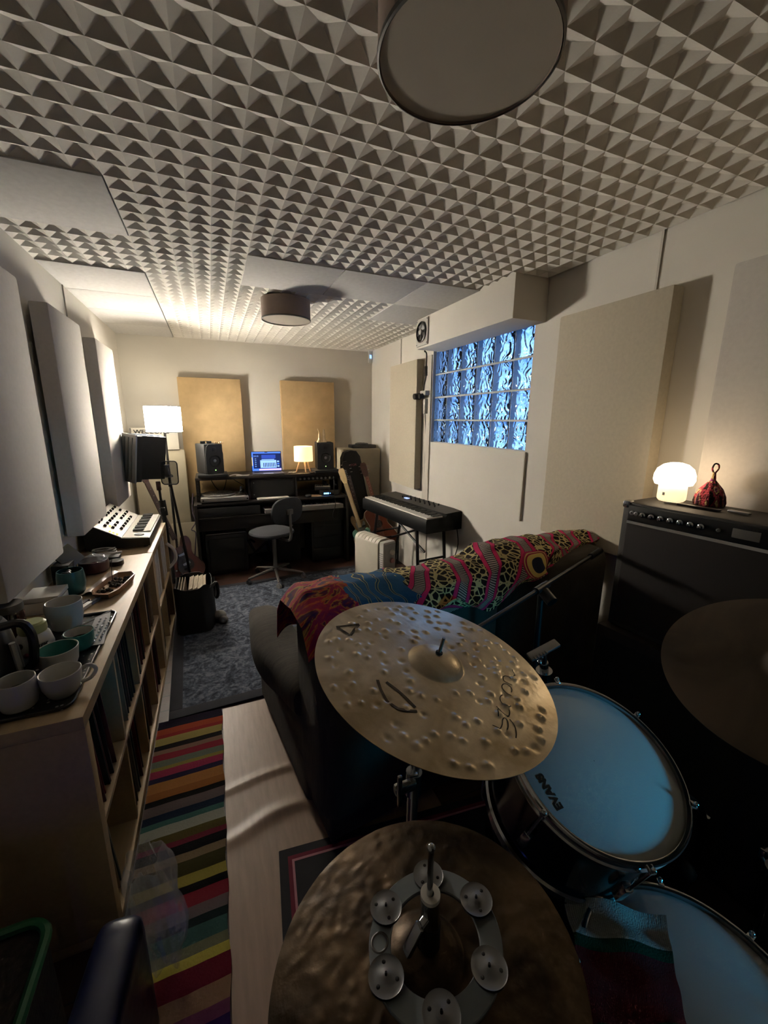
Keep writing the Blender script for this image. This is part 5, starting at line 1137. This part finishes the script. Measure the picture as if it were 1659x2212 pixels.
o = MB().box((0, 0, .005), (.02, .06, .008), Matrix.Translation((1.585, .755, 1.2485)), bev=.003).build('harmonica', M_['steel'], origin=(1.585, .755, 1.25)); tag(o, 'small metal object lying right of the knitted hat on the amplifier', 'harmonica')

# ---------------------------------------------------------------- drum kit
def bronze(name, c1, c2, rough, sc_=9., lathe_=.25):
    m, t, p = base_mat(name); co = nd(t, 'ShaderNodeTexCoord'); n = nd(t, 'ShaderNodeTexNoise', Scale=sc_, Detail=6., Distortion=1.); t.links.new(co.outputs['Object'], n.inputs['Vector'])
    r = nd(t, 'ShaderNodeValToRGB'); r.color_ramp.elements[0].position = .35; r.color_ramp.elements[1].position = .65; r.color_ramp.elements[0].color = C(c1) + (1,); r.color_ramp.elements[1].color = C(c2) + (1,); t.links.new(n.outputs['Fac'], r.inputs[0]); t.links.new(r.outputs[0], p.inputs['Base Color'])
    p.inputs['Metallic'].default_value = .93
    mr = nd(t, 'ShaderNodeMapRange'); mr.inputs['To Min'].default_value = rough - .03; mr.inputs['To Max'].default_value = rough + .05; t.links.new(n.outputs['Fac'], mr.inputs['Value']); t.links.new(mr.outputs[0], p.inputs['Roughness'])
    n2 = nd(t, 'ShaderNodeTexNoise', Scale=55., Detail=4.); t.links.new(co.outputs['Object'], n2.inputs['Vector']); b = nd(t, 'ShaderNodeBump', Strength=lathe_, Distance=.003); t.links.new(n2.outputs['Fac'], b.inputs['Height']); t.links.new(b.outputs[0], p.inputs['Normal']); return m
def cymbal(name, label, c, n, r, bell_r, bell_h, bow, m_, dents=0, dh=.0022, seed=1, rings=90, segs=220, flip=1, dr=(.30, .93), dw=(.0055, .0085)):
    F_ = frame(c, n, (1, 0, 0)); rd = random.Random(seed); D_ = []
    for i in range(dents):
        for _ in range(30):
            rr_2 = r * math.sqrt(rd.uniform(dr[0] ** 2, dr[1] ** 2)); a = rd.uniform(0, 2 * PI); p = (rr_2 * math.cos(a), rr_2 * math.sin(a))
            if all((p[0] - q[0]) ** 2 + (p[1] - q[1]) ** 2 > (.020 if dents < 200 else .008) ** 2 for q in D_): D_.append((p[0], p[1], rd.uniform(*dw), rd.choice((1, 1, 1, -.8)))); break
    cell = {}
    for q in D_:
        for ix in range(-1, 2):
            for iy in range(-1, 2): cell.setdefault((int(q[0] // .02) + ix, int(q[1] // .02) + iy), []).append(q)
    def h(x, y):
        d = math.hypot(x, y)
        if d < bell_r: z = bell_h * (1 - (d / bell_r) ** 2.3) ** .9
        else: z = 0
        z += -bow * max(0, (d - bell_r) / (r - bell_r)) ** 1.6 + .0012 * math.exp(-((d - bell_r) / .006) ** 2) * 0
        for q in cell.get((int(x // .02), int(y // .02)), ()):
            g = ((x - q[0]) ** 2 + (y - q[1]) ** 2) / (q[2] * .62) ** 2
            if g < 6: z += dh * q[3] * math.exp(-g)
        return z
    V_ = []; F2 = []
    for i in range(rings + 1):
        rr_2 = .004 + (r - .004) * i / rings
        for j_ in range(segs): a = 2 * PI * j_ / segs; x, y = rr_2 * math.cos(a), rr_2 * math.sin(a); V_.append((x, y, h(x, y)))
    for i in range(rings):
        for j_ in range(segs): F2.append((i * segs + j_, i * segs + (j_ + 1) % segs, (i + 1) * segs + (j_ + 1) % segs, (i + 1) * segs + j_))
    K_ = len(V_); V_ += [(x, y, z - .0012) for x, y, z in V_]; F2 += [tuple(K_ + q for q in reversed(f_)) for f_ in F2]
    for j_ in range(segs): a, b = rings * segs + j_, rings * segs + (j_ + 1) % segs; F2.append((a, b, b + K_, a + K_))
    k = MB(); k.add(V_, F2, F_); t = thing(name, label, 'cymbal', c)
    k.build('cymbal_plate', m_, t, sharp=60); return t, F_, h
BR1 = bronze('raw_bronze', '#b3a386', '#f4e8d2', .33, 6.); BR2 = bronze('dark_bronze', '#30271f', '#524332', .42, 12., .5)
CC, CN = (.401, .665, 1.042), (.173, -.155, .973)
c1, F1, h1 = cymbal('crash_cymbal', 'large raw bronze crash cymbal with hammered bumps in the middle of the kit', CC, CN, .254, .060, .024, .012, BR1, 135, .0042, 5, 150, 340, dw=(.0075, .0110))
# the fitted rim plane is the rim, so lift the bow by its depth
ink = mat('black_ink', '#15110e', .5)
zf = lambda x, y: h1(x, y) + .0008
k = MB()
for pts in ([(.0261, -.1647), (.033, -.1707), (.037, -.1737), (.0474, -.1666), (.0556, -.1576), (.063, -.1548), (.0643, -.1615), (.0575, -.1718), (.05, -.1781)], [(.0718, -.1587), (.0724, -.1677), (.0707, -.1763), (.0641, -.1875), (.056, -.1958)],
            [(.0635, -.128), (.0649, -.1351), (.0665, -.1434), (.0714, -.1508), (.0762, -.1514), (.0838, -.1444), (.0858, -.1393)], [(.0634, -.1335), (.0558, -.1419), (.0507, -.1505)],
            [(.1007, -.1025), (.0901, -.1072), (.0834, -.1151), (.0818, -.1234), (.0843, -.1308), (.0908, -.133), (.0978, -.1312)],
            [(.1194, -.1077), (.1133, -.101), (.1107, -.0915), (.114, -.0825), (.1238, -.0765), (.1314, -.0781), (.1348, -.0849), (.1331, -.0925), (.1261, -.0995)],
            [(.1438, -.0811), (.1364, -.0754), (.1315, -.0684), (.1366, -.0589), (.1452, -.0548), (.1524, -.0572), (.1545, -.0641)], [(.1795, -.0389), (.1786, -.0459), (.1749, -.0543), (.1692, -.0555)]):
    ribbon(k, pts, .0022, F1, zf)
k.build('printed_script', ink, c1)
ink2 = mat('faded_ink', '#4a4032', .6)
for pts in ([(-.176, .150), (-.148, .151), (-.120, .152)], [(-.174, .148), (-.165, .131), (-.156, .113)], [(-.122, .150), (-.139, .131), (-.155, .113)]): 
    k = MB(); ribbon(k, pts, .007, F1, zf); k.build('emblem_stroke', ink2, c1)
for pts in ([(-.1473, -.0284), (-.1502, -.0644), (-.1365, -.0997), (-.1036, -.1121)], [(-.1323, -.037), (-.116, -.0684), (-.1033, -.104)]): 
    k = MB(); ribbon(k, pts, .006, F1, zf); k.build('emblem_stroke', ink2, c1)
# crash stand
Nn = Vector(CN).normalized(); cs = thing('cymbal_stand', 'chrome cymbal stand holding the large crash cymbal', 'cymbal stand', (.36, .66, 0))
top = Vector(CC) + Nn * .062; bas = Vector(CC) - Nn * .055
MB().cyl(bas, top, .0036).build('threaded_rod', M_['steel'], cs); MB().cyl(Vector(CC) + Nn * .021, Vector(CC) + Nn * .027, .0075).build('washer', M_['black'], cs)
MB().cyl(Vector(CC) - Nn * .005, Vector(CC) - Nn * .02, .016).build('felt', M_['grey'], cs)
MB().cyl(bas, (.362, .66, .93), .010).build('tilter', M_['chrome'], cs); MB().sphere(tuple(bas), .016).build('tilter', M_['chrome'], cs)
MB().cyl((.362, .66, .94), (.352, .66, .70), .0095).build('upper_tube', M_['chrome'], cs); MB().cyl((.352, .66, .74), (.345, .66, .30), .0125).build('lower_tube', M_['chrome'], cs)
k = MB(); k.cyl((.354, .66, .79), (.352, .66, .735), .018); k.box((.325, .645, .775), (.05, .018, .022), None, bev=.006); k.build('clamp', M_['chrome'], cs)
k = MB(); k.box((.306, .632, .785), (.010, .008, .075), Matrix.Identity(4), bev=.003); k.tube([(.335, .64, .80), (.33, .63, .815), (.345, .632, .812)], .004); k.build('wing_screw', M_['chrome'], cs)
for q in (.5, 2.6, 4.7): MB().cyl((.346, .66, .36), (.346 + .27 * math.cos(q), .66 + .27 * math.sin(q), .03), .008).build('leg', M_['chrome'], cs); MB().sphere((.346 + .27 * math.cos(q), .66 + .27 * math.sin(q), .032), .014).build('foot', M_['rubber'], cs)

# hi-hat
HC, HN = Vector((.18, .302, .930)), Vector((-.112, .056, .992)).normalized()
c2, F2_, h2 = cymbal('hi_hat_cymbal', 'dark bronze top hi-hat cymbal carrying the jingle ring, at bottom of frame', tuple(HC), tuple(HN), .178, .048, .020, .012, BR2, 420, .0010, 9, 90, 200, dr=(.28, .99), dw=(.006, .010))
c2['group'] = 'hi-hat cymbals'
c3, _, _ = cymbal('hi_hat_cymbal', 'bottom hi-hat cymbal directly underneath the top one', tuple(HC - HN * .030), tuple(-HN), .178, .048, .020, .010, BR2, 0, 0, 9, 30, 96); c3['group'] = 'hi-hat cymbals'
hs = thing('hi_hat_stand', 'chrome hi-hat stand with pull rod and clutch through the jingle ring', 'hi-hat stand', (.19, .30, 0))
rb0 = Vector((.187, .300, .955)); MB().cyl((.187, .300, .30), (.184, .299, 1.092), .0034).build('pull_rod', M_['chrome'], hs); MB().sphere((.184, .299, 1.093), .0045).build('rod_tip', M_['chrome'], hs)
MB().cyl((.1865, .300, .985), (.1855, .2995, 1.024), .0115, .0105, 20).build('clutch', M_['chrome'], hs); MB().cyl((.1868, .300, .953), (.1866, .300, .985), .0125).build('felt', M_['black'], hs); MB().lathe([(.004, 0), (.011, 0), (.011, .005), (.004, .005)], 24, Matrix.Translation((.1855, .2995, 1.0235))).build('collar', M_['white'], hs)
k = MB(); k.cyl((.184, .297, 1.003), (.166, .291, .998), .005); k.box((.160, .289, .992), (.006, .012, .034), Matrix.Translation((.16, .289, .992)) @ Matrix.Rotation(.5, 4, 'Y') @ Matrix.Translation((-.16, -.289, -.992)), bev=.002); k.build('wing_screw', M_['chrome'], hs)
MB().cyl((.187, .300, .885), (.187, .300, .30), .0125).build('tube', M_['chrome'], hs)
for q in (.9, 3.0, 5.1): MB().cyl((.187, .30, .34), (.187 + .25 * math.cos(q), .30 + .25 * math.sin(q), .03), .008).build('leg', M_['chrome'], hs)
jr = thing('jingle_ring', 'translucent grey ring with six pairs of steel jingles on the hi-hat', 'jingle ring', (.19, .292, .964)); JF = frame((.190, .293, .962), HN, (1, 0, 0))
ringm = mat('smoked_plastic', '#7e858a', .35, var=.05, alpha=.9)
MB().lathe([(.051, 0), (.074, 0), (.075, .001), (.075, .004), (.074, .005), (.051, .005), (.050, .004), (.050, .001), (.051, 0)], 72, JF).build('ring', ringm, jr)
JG = mat('dull_jingle_steel', '#77787a', .38, 1., var=.1)
for i in range(6):
    a = math.radians(7 + 60 * i); T_ = JF @ Matrix.Translation((.063 * math.cos(a), .063 * math.sin(a), .010)) @ Matrix.Rotation(.10, 4, 'Y')
    k = MB(); k.lathe([(.002, .0032), (.006, .0030), (.010, .0005), (.0175, .0), (.0190, .0012), (.0190, .0018), (.0175, .0010), (.010, .0015), (.002, .0040)], 32, T_)
    k.lathe([(.002, -.0045), (.006, -.0042), (.010, -.002), (.0185, -.0018), (.0185, -.0022), (.002, -.006)], 32, T_)
    j_ = k.build('jingle', JG, jr)
    kk = MB(); kk.cyl(T_ @ Vector((0, 0, -.012)), T_ @ Vector((0, 0, .0065)), .0013, n=8); [kk.sphere((.012 * math.cos(q + a), .012 * math.sin(q + a), .0012), .0022, T_, n=8, sc=(1, 1, .5)) for q in (.3, 2.4, 4.4)]; kk.build('pin', M_['black'], j_)
a = math.radians(156); MB().lathe([(.0075, .0052), (.009, .0058), (.0105, .0052)], 32, JF @ Matrix.Translation((.0625 * math.cos(a), .0625 * math.sin(a), 0))).build('embossed_mark', M_['grey'], jr)

# drums
headm = mat('coated_head', '#cfd6d4', .45, var=.03, scale=5, bump=.05, bscale=300); shellm = mat('black_lacquer_shell', '#0b0c10', .15, var=.3)
def drum(name, label, c, n, r, depth, lugs, a0=.3, badge=None, cat='drum'):
    F_ = frame(c, n, (1, 0, 0)); t = thing(name, label, cat, c)
    MB().lathe([(r - .010, -.012), (r - .010, -depth)], 72, F_).build('shell', shellm, t)
    MB().lathe([(.001, -.006), (r - .012, -.006), (r - .008, -.008)], 72, F_).build('head', headm, t)
    MB().lathe([(r - .009, -.008), (r - .009, .002), (r - .006, .0035), (r - .001, .0035), (r + .001, .001), (r, -.002), (r - .004, -.004), (r - .004, -.020), (r, -.022), (r, -.025), (r - .007, -.025)], 96, F_).build('hoop', M_['chrome'], t)
    MB().lathe([(r, -depth), (r, -depth + .02), (r - .005, -depth + .024), (r - .010, -depth + .02), (r - .010, -depth)], 72, F_).build('bottom_hoop', M_['chrome'], t)
    MB().lathe([(.001, -depth + .006), (r - .010, -depth + .006)], 48, F_).build('bottom_head', headm, t)
    for i in range(lugs):
        a = a0 + 2 * PI * i / lugs; q = F_ @ Matrix.Rotation(a, 4, 'Z')
        l_ = MB(); l_.box((r + .002, 0, -depth * .5), (.018, .018, .050), q, bev=.005); l_ = l_.build('lug', M_['chrome'], t)
        tr = MB(); tr.cyl(q @ Vector((r + .006, 0, -depth * .5)), q @ Vector((r + .006, 0, .006)), .0028, n=8); tr.box((r + .003, 0, .002), (.014, .012, .007), q, bev=.002); tr.sphere((r + .006, 0, .008), .005, q, n=8); tr.build('tension_rod', M_['chrome'], t)
    return t, F_
tom, TF = drum('rack_tom', 'black rack tom with blue-lit white head printed in black capitals', (.689, .489, .852), (-.021, -.359, .933), .178, .22, 6, .25)
pE = Vector((-.1401, -.0475)); pS = Vector((-.1436, .0151)); mid = (Vector((-.134, -.0472)) + Vector((-.1355, .0142))) / 2
TX_ = TF @ Matrix.Translation((mid.x, mid.y, -.0056)) @ Matrix.Rotation(PI / 2, 4, 'Z')
text_mb('EVANS', .0215, TX_, squash=1.0, bold=.0011).build('lettering', ink, tom)
k = MB(); k.cyl((.70, .665, .79), (.70, .74, .90), .012); k.box((.70, .66, .79), (.05, .03, .06), None, bev=.01); k.build('mount_bracket', M_['chrome'], tom)
sn_, SF = drum('snare_drum', 'snare drum low at right edge of frame, partly under the folded towel', (.675, .235, .60), (.0, -.03, 1), .183, .14, 8, .12)
ss = thing('snare_stand', 'chrome snare stand under the snare drum', 'snare stand', (.675, .235, 0)); MB().cyl((.675, .235, .04), (.675, .235, .44), .012).build('tube', M_['chrome'], ss)
for q in (.3, 2.4, 4.5): MB().cyl((.675, .235, .43), (.675 + .15 * math.cos(q), .235 + .15 * math.sin(q), .455), .008).build('arm', M_['chrome'], ss); MB().cyl((.675, .235, .22), (.675 + .22 * math.cos(q), .235 + .22 * math.sin(q), .03), .008).build('leg', M_['chrome'], ss)
# bass drum lies behind the tom
bd = thing('bass_drum', 'dark bass drum on its side behind the rack tom', 'drum', (1.0, .7, .30)); BF_ = frame((1.0, .53, .295), (0.05, -1, 0), (1, 0, 0))
MB().lathe([(.262, 0), (.262, -.30)], 72, BF_).build('shell', shellm, bd); MB().lathe([(.255, .02), (.278, .02), (.278, -.02), (.265, -.02)], 72, BF_).build('hoop', M_['black2'], bd); MB().lathe([(.255, -.32), (.278, -.32), (.278, -.28), (.265, -.28)], 72, BF_).build('hoop', M_['black2'], bd)
MB().lathe([(.001, .004), (.258, .004)], 64, BF_).build('head', M_['black'], bd)
for i in range(8):
    q = BF_ @ Matrix.Rotation(.4 + i * PI / 4, 4, 'Z'); k = MB(); k.box((.270, 0, -.17), (.02, .02, .08), q, bev=.006); k.box((.283, 0, .0), (.012, .02, .05), q, bev=.003); k.cyl(q @ Vector((.283, 0, .01)), q @ Vector((.283, 0, -.12)), .003); k.build('lug', M_['chrome'], bd)
MB().cyl((.86, .70, .50), (.80, .76, .83), .011).build('tom_post', M_['chrome'], bd)
tj = thing('tom_mount', 'chrome tom mount with ridged wing knob standing behind the rack tom', 'tom mount', (.80, .75, .84))
k = MB(); k.cyl((.815, .76, .80), (.805, .757, .865), .020, .022, 20); k.cyl((.805, .757, .865), (.795, .752, .895), .012); k.build('clamp_body', M_['chrome'], tj)
KF = frame((.787, .75, .935), (-.35, -.25, 1), (1, 0, 0)); k = MB(); k.box((0, 0, 0), (.095, .026, .010), KF, bev=.004); [k.box((-.036 + .009 * i, -.012, .005), (.004, .010, .005), KF) for i in range(5)]; k.build('wing_knob', M_['steel'], tj)
MB().cyl((.795, .752, .89), tuple(KF @ Vector((0, 0, 0))), .009).build('stem', M_['chrome'], tj); MB().sphere((.772, .745, .905), .007).build('bolt', M_['chrome'], tj)
# right hand cymbal
c4, F4, h4 = cymbal('ride_cymbal', 'dark smooth cymbal cut by the right edge of the frame', (.918, .301, 1.120), (-.363, -.072, .929), .203, .05, .02, .012, bronze('smoky_bronze', '#3a342e', '#544a40', .5, 5., .1), 0, 0, 3, 40, 160)
N4 = Vector((-.363, -.072, .929)).normalized(); rs = thing('cymbal_stand', 'dark cymbal stand holding the smooth cymbal at right edge', 'cymbal stand', (1.0, .30, 0))
p0 = Vector((.918, .301, 1.12)); MB().cyl(p0 - N4 * .06, p0 + N4 * .06, .0036).build('threaded_rod', M_['chrome'], rs); MB().cyl(p0 - N4 * .06, (1.02, .30, .90), .009).build('upper_tube', M_['chrome'], rs); MB().cyl((1.02, .30, .92), (1.05, .30, .28), .0125).build('lower_tube', M_['chrome'], rs)
k = MB(); k.cyl((1.035, .30, .62), (1.040, .30, .56), .019); k.cyl((1.04, .30, .585), (1.09, .34, .565), .006); k.box((1.10, .345, .56), (.02, .012, .06), None, bev=.004); k.build('wing_screw', M_['chrome'], rs)
for q in (.4, 2.5, 4.6): MB().cyl((1.048, .30, .34), (1.048 + .2 * math.cos(q), .30 + .24 * math.sin(q), .03), .008).build('leg', M_['chrome'], rs)
pl = thing('drum_pedal', 'glinting chrome bass drum pedal hardware on the floor at lower right', 'pedal', (1.15, .42, .02))
k = MB(); k.bb(1.02, 1.10, .25, .46, .018, .034, bev=.004); k.build('footboard', M_['steel'], pl); k = MB(); k.cyl((1.0, .47, .03), (1.0, .47, .24), .008); k.cyl((1.12, .47, .03), (1.12, .47, .24), .008); k.cyl((.99, .47, .24), (1.13, .47, .24), .008); k.build('frame', M_['chrome'], pl); MB().cyl((1.06, .47, .24), (1.06, .46, .38), .005).build('beater_rod', M_['chrome'], pl); MB().sphere((1.06, .46, .395), .022).build('beater', M_['black'], pl)
# small brass-edged bracket hanging below the crash, on its wire
bk = thing('felt_bracket', 'small brass edged bracket on thin wires below the crash cymbal', 'bracket', (.558, .66, .66))
k = MB(); k.box((.558, .66, .667), (.024, .018, .024), None, bev=.003); k.build('block', mat('dull_brass', '#7a5434', .35, .8), bk); k = MB(); k.tube([(.552, .66, .75), (.556, .66, .68), (.560, .66, .64), (.575, .66, .56), (.60, .66, .47)], .0022); k.tube([(.546, .66, .72), (.541, .66, .66), (.548, .66, .63)], .0018); k.build('wires', M_['steel'], bk)
# boom stand lying across
bo = thing('boom_stand', 'thin dark boom stand arm reaching across behind the crash toward the amplifier', 'boom stand', (.93, 1.0, 0))
A0, A1 = Vector((.56, .795, 1.0)), Vector((1.405, 1.105, 1.035)); AX = (A1 - A0).normalized()
MB().cyl(A0, A1, .0065).build('boom_arm', M_['plast'], bo); MB().cyl(A1 - AX * .09, A1 + AX * .005, .012).build('grip', M_['rubber'], bo)
pc = A0.lerp(A1, .46); MB().cyl(pc - AX * .04, pc + AX * .04, .012).build('sleeve', M_['plast'], bo); MB().cyl(pc + Vector((.0, -.01, -.01)), pc + Vector((.0, -.05, -.03)), .018).build('knob', M_['black2'], bo)
MB().cyl(pc + Vector((0, 0, -.01)), (pc.x + .01, pc.y, .30), .010).build('upright', M_['black2'], bo)
for q in (.2, 2.3, 4.4): MB().cyl((pc.x + .01, pc.y, .34), (pc.x + .01 + .22 * math.cos(q) * .5, pc.y + .03 * math.sin(q), .025), .007).build('leg', M_['black2'], bo)
MB().sphere((pc.x + .01, pc.y, .31), .017).build('hub', M_['black2'], bo)
# towel over the left side of the snare
def towel_mat():
    m, t, p = base_mat('towel'); uv = nd(t, 'ShaderNodeUVMap'); uv.uv_map = 'uv'; s_ = nd(t, 'ShaderNodeSeparateXYZ'); t.links.new(uv.outputs[0], s_.inputs[0])
    r = nd(t, 'ShaderNodeValToRGB'); r.color_ramp.interpolation = 'CONSTANT'; el = r.color_ramp.elements; el[0].position = 0; el[0].color = C('#b8c4c0') + (1,); el[1].position = .10; el[1].color = C('#1f4a34') + (1,)
    for ps, c_ in ((.17, '#5e1a26'), (.62, '#1f4a34'), (.70, '#c8d0cc')): q = el.new(ps); q.color = C(c_) + (1,)
    t.links.new(s_.outputs['Y'], r.inputs[0])
    w_ = nd(t, 'ShaderNodeTexWave', Scale=16., Distortion=1.5); w_.wave_profile = 'TRI'; t.links.new(uv.outputs[0], w_.inputs['Vector']); mx = nd(t, 'ShaderNodeMix', data_type='RGBA', blend_type='MULTIPLY'); mx.inputs['Factor'].default_value = .35; t.links.new(r.outputs[0], mx.inputs['A']); t.links.new(w_.outputs['Color'], mx.inputs['B'])
    t.links.new(mx.outputs['Result'], p.inputs['Base Color']); p.inputs['Roughness'].default_value = .95
    n = nd(t, 'ShaderNodeTexNoise', Scale=70.); t.links.new(uv.outputs[0], n.inputs['Vector']); b = nd(t, 'ShaderNodeBump', Strength=.6, Distance=.005); t.links.new(n.outputs['Fac'], b.inputs['Height']); t.links.new(b.outputs[0], p.inputs['Normal']); return m
Q00, Q10, Q11, Q01 = Vector((.455, .255)), Vector((.600, .205)), Vector((.735, .335)), Vector((.590, .440))   # corners as seen on the head
def towel(u, v):
    p = (Q00 * (1 - u) * (1 - v) + Q10 * u * (1 - v) + Q11 * u * v + Q01 * (1 - u) * v)
    d = math.hypot(p.x - .675, p.y - .235); z = .612 + .006 * math.sin(9 * u + 4 * v)
    if d > .19: z -= (d - .19) * .9
    return (p.x, p.y, z + .004 * math.sin(20 * v))
k = MB(); k.grid(towel, 30, 30, .006); o = k.build('striped_towel', towel_mat(), origin=(.6, .3, .61)); tag(o, 'folded towel with dark red, green and pale bands over the snare drum', 'towel')

# ---------------------------------------------------------------- dark things at lower left
bgx = thing('storage_tub', 'dark brown woven tub with a rounded green rim at lower left corner', 'tub', (-.575, .755, 0)); TM = Matrix.Translation((-.575, .755, 0))
MB().prism(rr(.15, .20, .05), 0, .40, TM).build('tub', mat('brown_wicker', '#262019', .9, var=.5, scale=60, bump=.6, bscale=90), bgx)
MB().tube([tuple(TM @ Vector((x, y, .41))) for x, y in rr(.15, .20, .05)], .011, sub=1, closed=True).build('rim', mat('green_trim', '#1d5a38', .4, var=.05), bgx)
o = MB().box((0, 0, .20), (.10, .34, .38), Matrix.Translation((-.300, .74, .017)) @ Matrix.Rotation(-.12, 4, 'Z'), bev=.04, seg=4).build('blue_holdall', mat('navy_nylon', '#0d1230', .35, var=.3, scale=8, bump=.5, bscale=20), origin=(-.3, .74, 0)); tag(o, 'navy blue nylon holdall on the runner at lower left', 'bag')
def pbag(u, v):
    a = u * 2 * PI; r_ = (.055 + .03 * v * (1 - v) * 4) * (1 + .18 * math.sin(5 * a + 6 * v) + .1 * math.sin(11 * a - 9 * v))
    return (-.255 + .7 * r_ * math.cos(a) + .03 * (1 - v), 1.035 + r_ * 1.0 * math.sin(a), .05 + .34 * v + .01 * math.sin(3 * a))
k = MB(); k.grid(pbag, 50, 24, .0008); o = k.build('plastic_bag', clear, origin=(-.25, .95, .02), sharp=10); tag(o, 'crumpled clear plastic bag at the near foot of the long shelf', 'bag')
